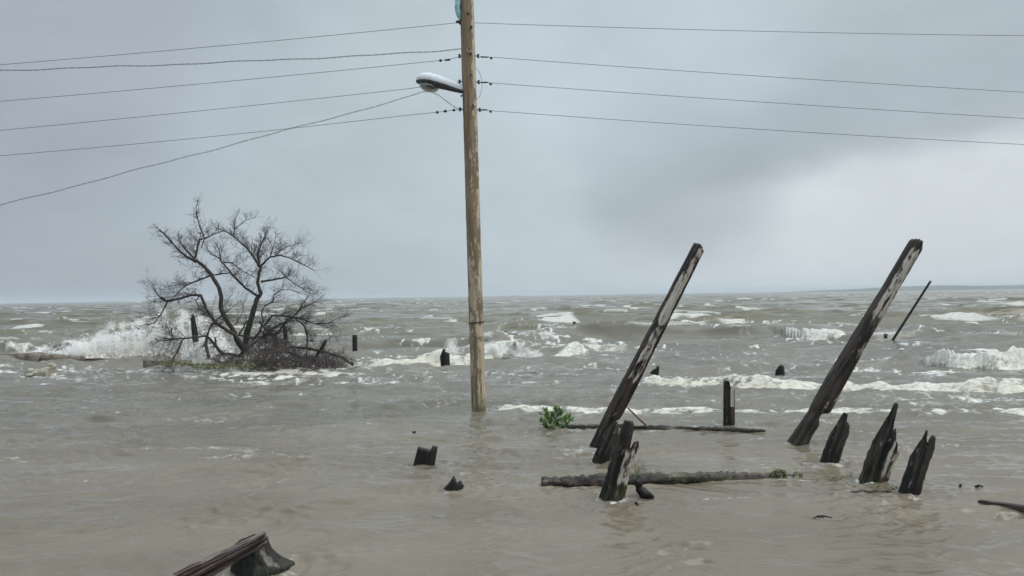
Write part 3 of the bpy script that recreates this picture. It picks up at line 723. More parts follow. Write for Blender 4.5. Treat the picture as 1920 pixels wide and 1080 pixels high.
# little floating scraps
def scrap(px, py, w, label, seed):
    r = random.Random(seed); mb = MB(); n = 3
    for i in range(n):
        a = W(px+r.uniform(-w, w*.2), py+r.uniform(-1, 1), .015); b = W(px+r.uniform(-.2*w, w), py+r.uniform(-1, 1), .03); c = (a+b)/2+Vector((0, 0, .02))
        mb.tube([a, c, b], [.006, .011, .005], 6)
    me = mesh('driftwood_twig', mb.v, mb.f); setattr_f(me, 'pale', [0]*len(mb.v)); setattr_f(me, 'moss', [0]*len(mb.v))
    tag(link('driftwood_twig', me, M['black']), label, 'twig', 'small twigs afloat near the pilings')
scrap(1836, 913, 10, 'dark twig afloat right of the rightmost stump, the farther right of a pair', 1)
scrap(1800, 912, 7, 'small dark twig afloat just right of the rightmost stump', 2)
scrap(1540, 971, 20, 'thin dark twig afloat alone in the open water below the leaning stumps', 3)
scrap(1193, 946, 5, 'tiny black twig afloat under the knobbed driftwood piece', 4)
scrap(775, 811, 6, 'tiny dark twig afloat above the square timber stub', 5)
scrap(1002, 699, 9, 'dark wet scrap in the foam right of the utility pole', 6)

# ------------------------------------------------------------------ plants
def sprig():
    b = W(1041, 806); s = b.y/FPX; r = random.Random(4)
    root = empty('green_sprig', b); tag(root, 'bright green leafy sprig in the water at the left end of the thin log', 'plant')
    st, lf = MB(), MB()
    tips = [(1016,775),(1022,770),(1014,790),(1024,803),(1040,768),(1046,766),(1052,772),(1060,782),(1068,783),(1070,790),(1062,797),(1030,785),(1036,778),(1050,788),(1045,798),(1020,796),(1056,800),(1034,800)]
    for i, (tx, ty) in enumerate(tips):
        t = P(tx, ty, b.y+r.uniform(-.18, .18)); c = (b+t)/2+Vector((0, 0, -.04 if ty > 790 else .03))
        p0 = b+Vector((r.uniform(-.08, .08), r.uniform(-.06, .06), -.05)); pts = [p0, p0.lerp(c, .7), c.lerp(t, .4), t]
        st.tube(pts, [.007, .006, .005, .003], 5)
        for k in range(22):
            q = r.random()**.7; p = c.lerp(t, q) if r.random() < .8 else p0.lerp(c, r.random())
            d = Vector((r.uniform(-1, 1), r.uniform(-1, 1), r.uniform(-.2, 1.0))).normalized()+(t-c).normalized()*.7
            lf.leaf(p+d*.01, d, Vector((r.uniform(-.5, .5), -.6, 1)), r.uniform(.045, .10), r.uniform(.03, .052))
    st.build('stem', M['weed'], root); lf.build('foliage', M['leaf'], root)
sprig()
def weed_arches():
    for (cx, base, hgt, wid, lab, sd_) in ((1459, 900, 20, 26, 'tuft of green weed arching over the water at the end of the thick log', 1), (1493, 899, 15, 16, 'single small loop of weed standing beside the green weed tuft', 2)):
        r = random.Random(sd_); mb = MB(); b = W(cx, base)+Vector((0, 0, .03)); s = b.y/FPX
        for k in range(9 if sd_ == 1 else 2):
            w_ = wid*s*.5*r.uniform(.5, 1.1); h_ = hgt*s*r.uniform(.6, 1.05) ; o_ = r.uniform(-.4, .4)*wid*s*(sd_ == 1)
            pts = [b+Vector((o_+w_*math.cos(math.pi*(1-q/8)), r.uniform(-.01, .01)+.05*(k/16-.5), -.03+h_*math.sin(math.pi*q/8))) for q in range(9)]
            mb.tube(pts, [.0075]*9, 5)
        tag(mb.build('water_weed', M['weed']), lab, 'weed')
    r = random.Random(9); mb = MB()
    for k in range(150):
        p = W(r.gauss(1665, 22), r.gauss(919, 3), 0); d = Vector((r.uniform(-1, 1), r.uniform(-.4, .4), r.uniform(.0, .35)))
        mb.leaf(p, d, Vector((0, -.3, 1)), r.uniform(.05, .12), .012)
    tag(mb.build('floating_weed', M['weed']), 'mat of olive weed afloat between the two rightmost stumps', 'weed', kind='stuff')
    mb = MB()
    for k in range(260):
        p = W(r.uniform(1305, 1600), r.gauss(893, 4), .0); d = Vector((r.uniform(-1, 1), r.uniform(-.4, .4), r.uniform(.0, .3)))
        mb.leaf(p, d, Vector((0, -.3, 1)), r.uniform(.04, .10), .012)
    for k in range(90):
        p = W(r.gauss(1195, 16), r.gauss(888, 8), .0); d = Vector((r.uniform(-1, 1), r.uniform(-.4, .4), r.uniform(.0, .9)))
        mb.leaf(p, d, Vector((0, -.3, 1)), r.uniform(.05, .13), .012)
    tag(mb.build('floating_weed', M['weed']), 'yellowish weed strung along the thick log and beyond its end', 'weed', kind='stuff')
weed_arches()

# ------------------------------------------------------------------ bare tree
TD = W(455, 690).y
def TC(u, v, dy=0): return P(260+u/3, 350+v/3, TD+dy)
LIMBS = [ # (points, start radius px(crop), end radius, depth drift)
 ([(600,935),(560,880),(535,815),(490,740),(462,690),(465,620),(448,560),(410,495),(370,450),(322,412)], 15, 9, -.6),
 ([(325,425),(270,395),(215,345),(170,295),(115,240)], 8, 3, -.9),
 ([(315,405),(270,360),(228,310)], 6, 3, -.3),
 ([(318,400),(330,350),(342,297),(370,293),(350,240),(325,160),(322,120),(336,70)], 6.5, 1.5, -.2),
 ([(368,296),(410,272),(470,250),(500,255)], 4, 2, .3), ([(366,300),(352,345)], 3.5, 2, .1),
 ([(425,495),(380,510),(300,540),(240,575),(200,618)], 6, 2.5, -.8), ([(430,497),(470,488),(510,485)], 5, 3, .2),
 ([(600,935),(608,830),(640,720),(665,630),(688,600),(668,540),(685,460),(668,390),(690,320),(722,255)], 21, 2.5, .5),
 ([(676,450),(650,400),(620,360),(560,300),(500,255),(430,230)], 7.5, 2, .9),
 ([(535,270),(540,200),(556,150)], 3.5, 1, 1.0), ([(545,235),(600,190),(650,175)], 3, 1, 1.2),
 ([(688,445),(740,395),(800,385),(860,405),(930,440),(985,470)], 6.5, 2, .2), ([(740,395),(757,335),(770,290)], 3.5, 1, .4), ([(760,375),(850,330),(905,318)], 3, 1, .7),
 ([(672,615),(600,570),(540,510),(490,450),(450,400),(400,375)], 8.5, 2.5, -.4),
 ([(480,425),(530,430),(580,470),(650,510)], 4, 2, -.2), ([(465,410),(450,350),(430,320)], 3, 1, -.5),
 ([(688,535),(750,525),(830,510),(900,560),(960,600)], 7, 1.6, .8), ([(830,510),(790,470),(760,450)], 3, 1, .6),
 ([(755,650),(760,610),(800,580),(850,580),(950,610)], 3.5, 1.2, .3), ([(690,720),(702,680),(730,660),(757,652)], 4, 3, .3),
 ([(600,915),(545,835),(470,790),(420,750),(380,690),(350,610),(290,610),(230,630),(160,645),(125,625)], 11, 5, -1.2),
 ([(160,650),(130,710),(90,765),(10,785)], 5, 2.2, -1.0), ([(125,630),(95,590),(60,545)], 3, 1, -.8),
 ([(350,610),(320,640),(345,690),(372,710)], 4, 3, -.7), ([(290,610),(250,600),(200,620)], 3, 1, -.5),
 ([(590,950),(470,940),(420,880),(385,840),(300,850),(190,860),(140,850)], 9, 3, -1.5), ([(190,860),(186,795)], 3.5, 2.5, -1.5), ([(265,850),(215,800)], 1.8, 1, -1.4),
 ([(385,842),(400,790),(450,740),(500,700),(545,665)], 6, 1.6, -1.0), ([(245,865),(205,950),(172,1010)], 5, 4, -1.6),
 ([(385,845),(378,890),(395,960)], 8, 9, -1.2), ([(500,720),(470,760),(430,780)], 3, 3, -.7),
 ([(560,955),(650,880),(750,800),(860,740),(920,680),(990,652)], 9, 2, -.9), ([(880,722),(950,620),(965,585)], 3.5, 1, -.8),
 ([(700,790),(750,725),(850,730),(920,745),(990,770),(1060,770)], 6.5, 3, -.5), ([(1060,770),(1110,745),(1140,735)], 2, 1, -.4), ([(1000,772),(1080,800),(1120,860)], 2, 1, -.4),
 ([(680,760),(760,850),(830,925),(930,970),(1060,985)], 8, 4, -1.4), ([(880,740),(930,780),(950,860),(945,965)], 4.5, 4, -.9),
 ([(850,905),(960,910),(1060,935),(1150,960),(1205,1005)], 7, 6, -1.3), ([(830,740),(815,800),(830,900),(870,960)], 5, 5, -.6),
 ([(565,830),(600,770),(625,740),(655,690)], 5, 3, .0), ([(640,860),(680,820),(700,760),(690,700)], 9, 3, .2), ([(770,900),(765,840),(820,770)], 10, 4, -.2),
 ([(720,880),(700,820),(740,780)], 9, 3, .3), ([(560,835),(640,850),(760,830)], 5, 5, -.2), ([(1000,955),(1030,900),(1052,865)], 7, 5, -1.2),
 ([(430,850),(440,910),(500,950)], 5, 5, -1.0), ([(540,780),(580,720),(600,640)], 3.5, 1.2, .3), ([(470,690),(500,640),(530,600)], 2.5, 1, -.3)]
def tree():
    root = empty('bare_tree', W(458, 690)); tag(root, 'leafless storm-battered tree with low tangled limbs standing in the surf', 'tree')
    sc = TD/FPX/3; r = random.Random(21); tr = MB(); tw = MB()
    ctr = TC(580, 640)
    branches = []
    for pts, r0, r1, dr in LIMBS:
        n = len(pts); w = []
        for i, (u, v) in enumerate(pts):
            w.append(TC(u, v, dr*(.25+.75*i/(n-1))))
        # subdivide with a little crookedness
        q, rs = [], []
        for i in range(n-1):
            for k in range(3):
                t = k/3; p = w[i].lerp(w[i+1], t)
                if k: p += Vector((r.uniform(-1, 1), r.uniform(-1, 1), r.uniform(-1, 1)))*sc*2.2
                q.append(p); f = (i+t)/(n-1); rs.append((r0+(r1-r0)*f**.8)*sc*r.uniform(.92, 1.08))
        q.append(w[-1]); rs.append(r1*sc)
        tr.tube(q, rs, 8); branches.append((q, rs))
    def twig(p, d, L, rad_, lev):
        k = 5; pts = [p]; dd = d.normalized(); bend = Vector((r.uniform(-1, 1), r.uniform(-1, 1), r.uniform(-.6, .9)))*.22
        for i in range(k):
            dd = (dd+bend+Vector((r.uniform(-1, 1), r.uniform(-1, 1), r.uniform(-1, 1)))*.16).normalized()
            pts.append(pts[-1]+dd*L/k)
        tw.tube(pts, [rad_*(1-.75*i/k) for i in range(k+1)], 3 if lev > 0 else 4, False)
        if lev < 2:
            for j in range((6, 4)[lev]):
                i = r.randint(1, k); b = pts[i]; ddir = (pts[i]-pts[i-1]).normalized()
                side = Vector((r.uniform(-1, 1), r.uniform(-1, 1), r.uniform(-.8, 1))).normalized()
                twig(b, ddir*.75+side*.8, L*r.uniform(.35, .62), rad_*.62, lev+1)
    for q, rs in branches:
        thin = [i for i in range(1, len(q)) if rs[i] < 10*sc]
        if not thin: continue
        length = sum((q[i]-q[i-1]).length for i in thin)
        cnt = max(2, int(length/ .085))
        for _ in range(cnt):
            i = r.choice(thin); p = q[i]; dirn = (q[i]-q[i-1]).normalized()
            out = (p-ctr); out.normalize(); rnd = Vector((r.uniform(-1, 1), r.uniform(-1, 1), r.uniform(-.5, 1))).normalized()
            low = p.z < 1.0
            d = dirn*.55+out*.75+rnd*.8
            twig(p, d, r.uniform(.28, .75)*(.6 if low else .55 if p.z > 4.6 else 1), max(.0035, min(rs[i]*.4, .009)), 0 if not low or r.random() < .6 else 1)
        twig(q[-1], (q[-1]-q[-2]), r.uniform(.2, .4), .005, 1)
    tr.build('trunk', M['bark'], root); tw.build('crown', M['twig'], root)
tree()

def brush():
    r = random.Random(31); mb = MB(); sc = TD/FPX/3
    def stick(u, v, dy, L, ang, rd, mb=mb):
        p = TC(u, v, dy); d = Vector((math.cos(ang), r.uniform(-.5, .5), math.sin(ang))); q = p+d*L*.5+Vector((r.uniform(-1, 1), 0, r.uniform(-1, 1)))*L*.1; e = p+d*L
        mb.tube([p, q, e], [rd, rd*.8, rd*.4], 4, False)
    for i in range(2100):
        u = r.gauss(760, 90) if r.random() < .36 else r.uniform(420, 1160)
        topv = 868+.9*max(0, abs(u-740)-95)**.95 if u > 600 else 965
        topv = min(topv, 972)
        v = r.uniform(min(topv, 1000), 1022)
        if u > 900 and r.random() < .4: v = r.uniform(955, 1020)
        stick(u, v, r.uniform(-1.8, .1), r.uniform(.10, .38), r.uniform(0, math.pi), r.uniform(.004, .011))
    for i in range(500):   # coarser stalks low at the waterline
        stick(r.uniform(640, 1110), r.uniform(975, 1025), r.uniform(-1.9, -.8), r.uniform(.08, .25), r.gauss(math.pi/2, .7), r.uniform(.006, .014))
    for i in range(90):
        stick(r.uniform(60, 330), r.uniform(900, 1000), r.uniform(.2, .9), r.uniform(.15, .45), r.gauss(math.pi/2, .4), r.uniform(.003, .007))
    tag(mb.build('brush_pile', M['brush']), 'reddish brown tangle of broken brush heaped round the foot of the bare tree', 'brush', kind='stuff')
    lf = MB()
    for i in range(800):
        u = r.uniform(110, 660) if r.random() < .8 else r.uniform(60, 900)
        v = 1008+r.gauss(0, 9)+ (6 if u > 300 else -10); p = TC(u, v, r.uniform(-1.9, -.9)-.2)
        p.z = max(p.z, -.02)
        lf.leaf(p, Vector((r.uniform(-1, 1), r.uniform(-1, 1), r.uniform(-.1, 1))), Vector((r.uniform(-1, 1), -.5, 1)), r.uniform(.05, .11), r.uniform(.03, .05))
    tag(lf.build('bank_weed', M['weed']), 'low olive green weed along the waterline under the bare tree', 'weed', kind='stuff')
brush()

# ------------------------------------------------------------------ seawall, rocks
def rough_box(mb, x0, x1, y0, y1, z0, z1, n, r, taper=.04):
    k = 8; b = len(mb.v)
    for i in range(n+1):
        t = i/n; x = x0+(x1-x0)*t+r.uniform(-.02, .02)
        zt = (z1[0]+(z1[1]-z1[0])*t)+r.uniform(-.025, .025)
        sec = [(y0, z0), (y0+.01, zt*.5), (y0+taper, zt-.02), (y0+taper+.05, zt), (y1-.08, zt), (y1-.03, zt-.03), (y1, zt*.5), (y1, z0)]
        yb = r.uniform(-.015, .015)
        for yy, z in sec: mb.v.append(Vector((x, yy+yb+r.uniform(-.01, .01), z+r.uniform(-.012, .012))))
    for i in range(n):
        for j in range(k):
            a = b+i*k+j; c = b+i*k+(j+1) % k; mb.f.append((a, c, c+k, a+k))
    mb.f.append(tuple(b+j for j in range(k))[::-1]); mb.f.append(tuple(b+n*k+j for j in range(k)))
def seawall():
    r = random.Random(5); mb = MB()
    y = W(60, 679).y; X = lambda px: P(px, 670, y).x
    rough_box(mb, X(-700), X(72), y, y+.7, -.8, (.40, .34), 60, r)
    rough_box(mb, X(73), X(152), y+.05, y+.8, -.8, (.30, .20), 14, r)
    rough_box(mb, X(153), X(222), y+.2, y+.8, -.8, (.05, .02), 10, r)
    rough_box(mb, X(223), X(262), y+.1, y+.8, -.8, (.16, .20), 8, r)
    tag(mb.build('seawall', M['concrete']), 'low broken brown concrete seawall awash at the left under the spray', 'seawall')
    mb = MB(); y = W(300, 683).y
    X = lambda px: P(px, 675, y).x
    rough_box(mb, X(268), X(348), y, y+1.5, -.8, (.17, .14), 14, r)
    tag(mb.build('concrete_slab', M['concrete']), 'tan concrete slab end at the left foot of the bare tree', 'slab')
    mb = MB(); y = W(945, 673).y
    X = lambda px: P(px, 670, y).x
    rough_box(mb, X(914), X(958), y, y+.6, -.8, (.10, .03), 10, r)
    tag(mb.build('wall_fragment', M['concrete']), 'low brown wall fragment awash just right of the utility pole', 'wall')
    for (cx, base, top, hw, lab, sd_) in ((88, 670, 660, 9, 'small dark wet rock behind the seawall, left of the larger one', 1), (121, 672, 652, 27, 'large dark wet rock breaking the spray behind the seawall', 2)):
        y = W(60, 679).y+1.1; s = y/FPX; mb = MB(); c = P(cx, base, y); c.z = .05
        mb.blob(c, (hw*s, .35, (base-top)*s+.18), 16, 10, .16, sd_)
        if sd_ == 2: mb.blob(c+Vector((.42, .05, -.03)), (.3, .3, .42), 14, 8, .2, 7); mb.blob(c+Vector((-.35, 0, .0)), (.28, .3, .38), 14, 8, .2, 8)
        tag(mb.build('sea_rock', M['rock']), lab, 'rock', 'dark rocks behind the seawall')
    # pale concrete chunk in the water
    r = random.Random(12); mb = MB(); b = W(70, 705); s = b.y/FPX
    rough_box(mb, b.x-17*s, b.x+19*s, b.y, b.y+.55, -.4, (.16, .27), 9, r, .1)
    mb.blob(b+Vector((-.26, .05, .08)), (.14, .2, .16), 10, 7, .2, 3); mb.blob(b+Vector((.25, .4, .28)), (.14, .12, .12), 9, 6, .25, 4)
    tag(mb.build('concrete_chunk', M['palecon'], smooth=False), 'pale algae-stained concrete chunk alone in the water in front of the seawall', 'rubble')
seawall()

# ------------------------------------------------------------------ spray
def spray_core(top, base, Y, thick, seed, frac, ragged):
    r = np.random.default_rng(seed); x0, x1 = top[0][0], top[-1][0]; nx = int((x1-x0)*2.2); nt = 44
    tx = np.array([p[0] for p in top]); ty = np.array([p[1] for p in top])
    vs = []; fs = []
    X = np.linspace(x0, x1, nx); e = np.clip(np.minimum(X-x0, x1-X)/14, 0, 1)
    H = (base-np.interp(X, tx, ty))*frac*(1+ragged*fbm(X/20, X*0+seed, 4, .5))*e
    TT, XX = np.meshgrid(np.linspace(0, 1, nt), X, indexing='ij')
    HH = np.repeat(H[None], nt, 0)
    for side in (-1, 1):
        ph = TT*.96
        dep = (1-ph**1.1)*thick*.75*np.repeat(e[None], nt, 0)
        nz = fbm(XX/7+side*9, TT*HH/7+seed, 4, .62)*.34+fbm(XX/2.4, TT*HH/2.4+7, 2, .5)*.08
        yy = Y+.15*thick+side*(dep*(.75+.4*nz))+nz*.35*thick*.5
        px = XX+fbm(XX/5, TT*HH/5+30, 2)*3; py = base-HH*TT
        vs.append((px, py, yy))
    co = []; tn = []
    for px, py, yy in vs:
        d = np.array(F)[None, None]*FPX+np.array(R)[None, None]*(px-960)[..., None]+np.array(U)[None, None]*(540-py)[..., None]
        co.append((np.array(CAM)+d*(yy/d[..., 1])[..., None]).reshape(-1, 3))
        tn.append((np.clip((.85-TT)/.85, 0, 1)*np.clip(.6+1.6*fbm(px/8, py/8, 3), 0, 1)*.9).ravel())
    n = nt*nx
    for k in range(2):
        for i in range(nt-1):
            for j in range(nx-1):
                a = k*n+i*nx+j; q = (a, a+1, a+1+nx, a+nx); fs.append(q if k == 0 else q[::-1])
    for j in range(nx-1):
        a = (nt-1)*nx+j; fs.append((a, a+1, n+a+1, n+a))
    return np.concatenate(co), fs, np.concatenate(tn)

def spray(name, label, top, base, Y, thick, n, seed, tanlow=.8, smin=.0035, smax=.015, pw=1.05, core=.66, ragged=.34):
    r = np.random.default_rng(seed)
    x0, x1 = top[0][0], top[-1][0]
    tx = np.array([p[0] for p in top]); ty = np.array([p[1] for p in top])
    # more drops where the plume is tall
    xs = r.uniform(x0, x1, n*3); hh = base-np.interp(xs, tx, ty); keep = r.random(n*3) < (hh/hh.max())**.9; xs = xs[keep][:n]; n = len(xs)
    plume = .86+.34*fbm(xs/24, xs*0+seed, 3, .5)
    h = (base-np.interp(xs, tx, ty))*plume
    t = r.random(n)**pw; fly = r.random(n) < .10; t = np.where(fly, t*1.25+.05, t)
    lean = (r.random(n)-.5)*16*t
    py = base-h*t; px = xs+lean
    # wispy density
    dens = .55+1.1*fbm(px/26+3, py/18, 3, .5); keep = r.random(n) < np.clip(dens+.55*(1-t), .04, 1)
    px, py, t = px[keep], py[keep], t[keep]; n = len(px)
    Yd = Y+(r.random(n)-.35)*thick
    d0 = np.array(F)*FPX; dirs = d0[None]+np.array(R)[None]*(px-960)[:, None]+np.array(U)[None]*(540-py)[:, None]
    c = np.array(CAM)[None]+dirs*(Yd/dirs[:, 1])[:, None]
    sz = (smin+(smax-smin)*r.random(n)**2.2)*(1.15-.5*np.clip(t, 0, 1))
    tet = r.normal(size=(n, 4, 3)); tet /= np.linalg.norm(tet, axis=2, keepdims=True)
    v = c[:, None, :]+tet*sz[:, None, None]*1.35
    co = v.reshape(-1, 3).astype(np.float32)
    f = np.array([[0, 1, 2], [0, 2, 3], [0, 3, 1], [1, 3, 2]]); fi = (np.arange(n)[:, None, None]*4+f[None]).reshape(-1, 3)
    cc, cf, ct = spray_core(top, base, Y, thick, seed, core, ragged)
    cq = np.array(cf); nb = len(co); co = np.concatenate([co, cc.astype(np.float32)]); ctri = np.concatenate([cq[:, [0, 1, 2]], cq[:, [0, 2, 3]]])+nb
    nd = len(fi); fi = np.concatenate([fi, ctri])
    me = bpy.data.meshes.new(name); me.vertices.add(len(co)); me.vertices.foreach_set('co', co.ravel())
    me.loops.add(fi.size); me.loops.foreach_set('vertex_index', fi.ravel().astype(np.int32))
    me.polygons.add(len(fi)); me.polygons.foreach_set('loop_start', np.arange(0, fi.size, 3, dtype=np.int32)); me.polygons.foreach_set('loop_total', np.full(len(fi), 3, dtype=np.int32))
    me.polygons.foreach_set('use_smooth', np.arange(len(fi)) >= nd)
    me.update(calc_edges=True)
    tn = np.clip((.42-t)/.42, 0, 1)*tanlow*np.clip(.6+1.4*fbm(px/9, py/9, 3), 0, 1.2)
    setattr_f(me, 'tan', np.concatenate([np.repeat(np.clip(tn, 0, 1), 4), ct]))
    o = link(name, me, M['spray']); tag(o, label, 'spray', kind='stuff'); return o
YW = W(60, 679).y+.9
spray('wave_spray', 'big white burst of wave spray flung up over the seawall left of the tree',
      [(20,662),(60,655),(100,645),(130,632),(170,625),(200,610),(225,596),(260,592),(290,582),(330,577),(365,578),(395,586),(415,605),(435,650)], 672, YW, 1.7, 520000, 2)
spray('splash', 'small burst of spray behind the double surf post', [(808,668),(820,655),(835,640),(845,630),(853,640),(862,662)], 674, W(835, 684).y+.8, .5, 16000, 5, .2, .005, .016, 1.2, .45, .9)
spray('splash', 'white splash kicked up just right of the utility pole', [(912,655),(918,640),(926,634),(934,642),(940,660)], 672, W(925, 676).y+.5, .5, 26000, 6, .2, .005, .016, 1.2, .45, .9)
spray('splash', 'white foam burst at the foot of the leaning black post', [(342,668),(350,655),(362,640),(375,625),(390,640),(400,668)], 682, W(372, 684).y+.7, .4, 30000, 7, .1, .005, .018, 1.2)

# ------------------------------------------------------------------ utility pole
def pole():
    b = W(898, 773); Y = b.y; s = Y/FPX
    root = empty('utility_pole', b); tag(root, 'tall weathered wooden utility pole standing in the shallow water', 'utility pole')
    topz = (872.5, -110)
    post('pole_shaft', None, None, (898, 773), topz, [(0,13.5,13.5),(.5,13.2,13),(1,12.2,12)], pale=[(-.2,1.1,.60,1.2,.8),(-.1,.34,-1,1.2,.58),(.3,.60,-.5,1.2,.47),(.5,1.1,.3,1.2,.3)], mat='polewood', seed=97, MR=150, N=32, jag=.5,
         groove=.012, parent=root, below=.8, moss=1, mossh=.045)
    def ctr(py): 
        t = (py-773)/(-110-773); return (898+(872.5-898)*t, py)
    # ground wire stapled down the left side
    g = MB(); pts = []
    for i in range(60):
        py = -100+865*i/59; cx, _ = ctr(py); p = P(cx-12.6, py, Y-.02); pts.append(p+Vector((random.uniform(-.003, .003), 0, 0)))
    g.tube(pts, [.011]*60, 6); g.build('ground_conduit', M['darkmetal'], root)
    # wire tied round the shaft
    w = MB(); c = P(893.5, 605, Y); 
    for dz, rr_ in ((0, .158), (.012, .16)):
        w.tube([c+Vector((rr_*math.cos(a), rr_*math.sin(a), dz+.018*math.cos(a))) for a in np.linspace(0, 2*math.pi, 25)], [.006]*25, 5, False)
    w.tube([c+Vector((-.155, -.03, 0)), c+Vector((-.23, -.05, .035))], [.006, .004], 5); w.build('tie_wire', M['darkmetal'], root)
    # bolts, spool racks where the lines are held
    for (px, py) in ((880, 92), (883, 100), (882, 140), (887, 197), (884, 50), (878, 25)):
        k = MB(); p = P(px, py, Y-.15); k.tube([p+Vector((0, .04, 0)), p+Vector((0, -.03, 0))], [.022, .022], 8)
        k.build('bolt', M['lamprim'], root)
    for (x0, y0, sgn) in ((866, 105, -1), (866, 153, -1), (867, 205, -1), (892, 105, 1), (893, 154, 1), (895, 206, 1)):
        k = MB(); p = P(x0, y0, Y); k.tube([p-Vector((sgn*.04, 0, 0)), p+Vector((sgn*.07, 0, 0))], [.012, .012], 6)
        k.tube([p+Vector((sgn*.05, 0, -.035)), p+Vector((sgn*.05, 0, -.012)), p+Vector((sgn*.05, 0, .012)), p+Vector((sgn*.05, 0, .035))], [.03, .018, .018, .03], 10)
        k.build('spool_insulator', M['darkmetal'], root)
    k = MB(); k.tube([P(855, 42, Y), P(858, 40.5, Y), P(862, 42, Y), P(868, 48, Y)], [.025, .03, .03, .035], 8); k.build('top_bracket', M['darkmetal'], root)
    # split scars, pale wood where the bolts tore it
    for (px, py, sx, sz) in ((879, 95, .04, .06), (888, 198, .05, .035), (881, 141, .03, .035)):
        k = MB(); p = P(px, py, Y-.135); k.blob(p, (sx, .02, sz), 9, 6, .3, int(px)); me = mesh('wood_scar', k.v, k.f); setattr_f(me, 'pale', [1]*len(k.v))
        link('wood_scar', me, M['polewood'], root)
    # jumper loop
    k = MB(); k.tube([P(x, y, Y-.05) for x, y in ((892, 126), (898, 133), (903, 148), (904, 165), (900, 180), (894, 187))], [.0045]*6, 5); k.build('jumper_wire', M['wire'], root)
    return Y
PY = pole()

def bag():
    r = random.Random(2); mb = MB(); n, k = 26, 14
    b = len(mb.v)
    for i in range(n+1):
        t = i/n; py = -30+(39+30)*t; cx = 858.5; hw = 5.6*(1-.02*t) if t < .75 else 5.6*(1-((t-.75)/.25)**1.5*.8); cx += max(0, t-.7)*14
        c = P(cx, py, PY-.02)
        for j in range(k):
            a = 2*math.pi*j/k; q = 1+r.uniform(-.16, .16)+.12*math.sin(a*4+t*9)
            mb.v.append(c+Vector((hw*PY/FPX*math.cos(a)*q, .07*math.sin(a)*q, r.uniform(-.008, .008))))
    for i in range(n):
        for j in range(k): mb.f.append((b+i*k+j, b+i*k+(j+1) % k, b+(i+1)*k+(j+1) % k, b+(i+1)*k+j))
    mb.f.append(tuple(range(k))[::-1]); mb.f.append(tuple(n*k+j for j in range(k)))
    tag(mb.build('plastic_bag', M['teal']), 'crumpled teal plastic wrap caught on the left side near the pole top', 'plastic bag')
bag()

def lamp():
    root = empty('street_lamp', P(868, 170, PY)); tag(root, 'pale grey cobra-head street lamp with a round glass bowl on the utility pole', 'street lamp')
    s = PY/FPX; st = [(780,150,154,.03),(782,145,156,.09),(787,140,158,.14),(795,137,160,.17),(806,137,162,.18),(820,140.5,165,.17),(836,146.5,168.5,.13),(850,152,172,.09),(862,157,174.5,.06),(872,161,176,.05)]
    def loft(name, mat, f0, f1, grow=0):
        mb = MB(); k = 18
        for (x, yt, yb, hw) in st:
            H = (yb-yt); c = P(x, yt+H*.62, PY)
            for j in range(k):
                a = 2*math.pi*j/k; zc = math.sin(a); up = H*.62*s if zc > 0 else H*.38*s
                vx = math.cos(a)
                z = max(-f0*H*.38*s, min(f1*H*.62*s, up*zc*(1+.0))) if name != 'x' else 0
                sq = abs(vx)**.7*(1 if vx > 0 else -1)
                mb.v.append(c+Vector((0, sq*(hw+grow), z)))
        m_ = len(st)
        for i in range(m_-1):
            for j in range(k): mb.f.append((i*k+j, i*k+(j+1) % k, (i+1)*k+(j+1) % k, (i+1)*k+j))
        mb.f.append(tuple(range(k))[::-1]); mb.f.append(tuple((m_-1)*k+j for j in range(k)))
        return mb.build(name, mat, root)
    loft('housing', M['lampshell'], .15, 1.0)
    loft('lower_tray', M['lamprim'], 1.0, -.05, -.008)
    # glass bowl
    c = P(805, 160.5, PY); n, k = 9, 20; mb = MB()
    ax = (P(824, 166, PY)-P(786, 156.5, PY)).normalized(); dn = Vector((ax.z, 0, -ax.x)).normalized()
    if dn.z > 0: dn = -dn
    for i in range(n):
        ph = i/(n-1)*math.pi/2*.97
        for j in range(k):
            a = 2*math.pi*j/k; mb.v.append(c+ax*(.215*math.cos(ph)*math.cos(a))+Vector((0, 1, 0))*(.15*math.cos(ph)*math.sin(a))+dn*(.135*math.sin(ph)))
    for i in range(n-1):
        for j in range(k): mb.f.append((i*k+j, i*k+(j+1) % k, (i+1)*k+(j+1) % k, (i+1)*k+j))
    mb.f.append(tuple((n-1)*k+j for j in range(k))); mb.f.append(tuple(range(k))[::-1])
    mb.build('glass_bowl', M['lens'], root)
    a = MB(); a.tube([P(858, 166, PY), P(872, 170, PY), P(880, 171.5, PY)], [.03, .03, .03], 10); a.build('bracket_arm', M['lamprim'], root)
    k = MB(); k.blob(P(865, 180, PY), (.018, .02, .025), 8, 6, .1, 1); k.tube([P(865, 179, PY), P(870, 176, PY)], [.008, .008], 6); k.build('photocell', M['darkmetal'], root)
lamp()

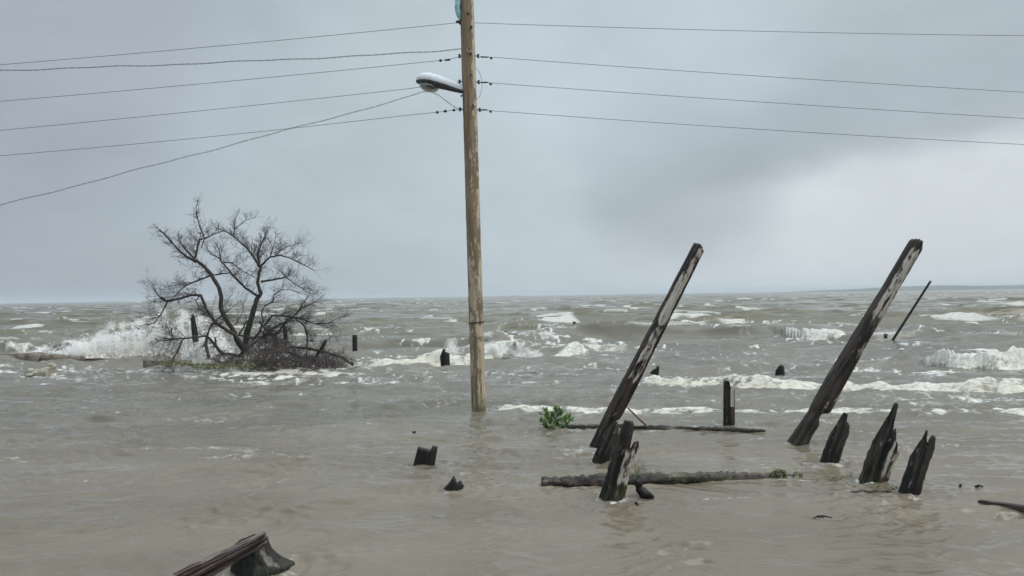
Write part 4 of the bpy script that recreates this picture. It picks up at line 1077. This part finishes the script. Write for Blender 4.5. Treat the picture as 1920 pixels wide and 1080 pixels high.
# ------------------------------------------------------------------ lines
def quad(pts, x):
    (x0, y0), (x1, y1), (x2, y2) = pts
    return y0*(x-x1)*(x-x2)/((x0-x1)*(x0-x2))+y1*(x-x0)*(x-x2)/((x1-x0)*(x1-x2))+y2*(x-x0)*(x-x1)/((x2-x0)*(x2-x1))
GW = 'overhead lines on the utility pole'
def line(label, pts, xa, xb, tail=None, clamps=(), r_=.0056, twisted=False, dy=0.0, Y=None, thick=None):
    Y = Y or PY; c0 = P(xb if abs(xb-880) < abs(xa-880) else xa, quad(pts, xb), Y)
    root = empty('power_line', c0); tag(root, label, 'overhead line', GW)
    n = 120; path = []
    for i in range(n+1):
        x = xa+(xb-xa)*i/n; path.append(P(x, quad(pts, x), Y+dy))
    if tail: path += [P(x, y, Y+dy) for x, y in tail]
    mb = MB()
    if twisted:
        q = []; 
        for a, b in zip(path, path[1:]):
            m_ = max(2, int((b-a).length/.035))
            for k in range(m_): q.append(a.lerp(b, k/m_))
        q.append(path[-1]); acc = 0
        rr = random.Random(3)
        for sgn in (0, math.pi):
            acc = 0; pp = []
            for i, p in enumerate(q):
                if i: acc += (q[i]-q[i-1]).length
                wob = .012*math.sin(acc*2.1)+.008*math.sin(acc*5.3+1)
                a = acc/twisted*2*math.pi+sgn; pp.append(p+Vector((0, math.cos(a)*.009, math.sin(a)*.009+wob*.8)))
            mb.tube(pp, [r_*1.0]*len(pp), 4)
    else: mb.tube(path, [r_]*len(path), 5)
    mb.build('wire', M['wire'], root)
    for (x, y, w_, h_) in clamps:
        k = MB(); p = P(x, y, Y+dy); s = PY/FPX
        k.tube([p-Vector((w_*s/2, 0, 0)), p-Vector((w_*s/4, 0, 0)), p+Vector((w_*s/4, 0, 0)), p+Vector((w_*s/2, 0, 0))], [h_*s*.3, h_*s*.5, h_*s*.5, h_*s*.3], 8)
        k.build('wire_clamp', M['darkmetal'], root)
line('topmost single wire running left from the black bracket on the pole', [(0,121.5),(368,90),(855,43)], -1500, 855, dy=-.02)
line('twisted wire just below the topmost one, running left from the pole', [(0,132),(368,119),(760,100)], -1500, 760, tail=[(815,96),(866,91)], twisted=.30, r_=.0046)
line('wire with a pair of dark clamps above the street lamp, running left from the pole', [(0,190),(368,158),(790,117)], -1500, 790, tail=[(830,113),(843,111),(866,105)], clamps=[(826,113.5,5,5),(837,112.5,5,4),(842,112,5,4)])
line('plain wire passing behind the street lamp, running left from the pole', [(0,244.5),(368,208.6),(760,167)], -1500, 760, tail=[(800,162),(866,153)], dy=.2)
line('wire with three spaced dark clamps below the street lamp, running left from the pole', [(0,292),(368,259),(760,216.5)], -1500, 760, tail=[(820,210.5),(850,206.5),(866,205)], clamps=[(820,210.5,5,5),(835,208.5,6,5),(851,206.5,5,5)])
line('steep twisted service wire dropping far to the left and crossing the lowest wire', [(0,385),(368,289),(770,181)], -1100, 770, tail=[(791,173),(806,171.5),(822,178),(845,196),(857,203.5),(866,204)], twisted=.5, r_=.0036, dy=.22)
line('topmost wire running right from the pole', [(893,43),(1400,58),(1920,67)], 880, 3600, dy=-.02)
line('second wire from the top running right, with one dark clamp near the pole', [(893,105),(1400,141),(1920,173)], 886, 3600, clamps=[(921,109,5,4.5),(909,107,16,2.6)])
line('third wire from the top running right, with one dark clamp near the pole', [(900,154),(1400,189.5),(1920,222)], 886, 3600, clamps=[(920,157.5,5,4.5),(908,154.5,16,2.8)])
line('lowest wire running right from the pole, with one dark clamp', [(900,206),(1400,241),(1920,271)], 888, 3600, clamps=[(920,209,5,4.5),(907,206,14,2.6)])
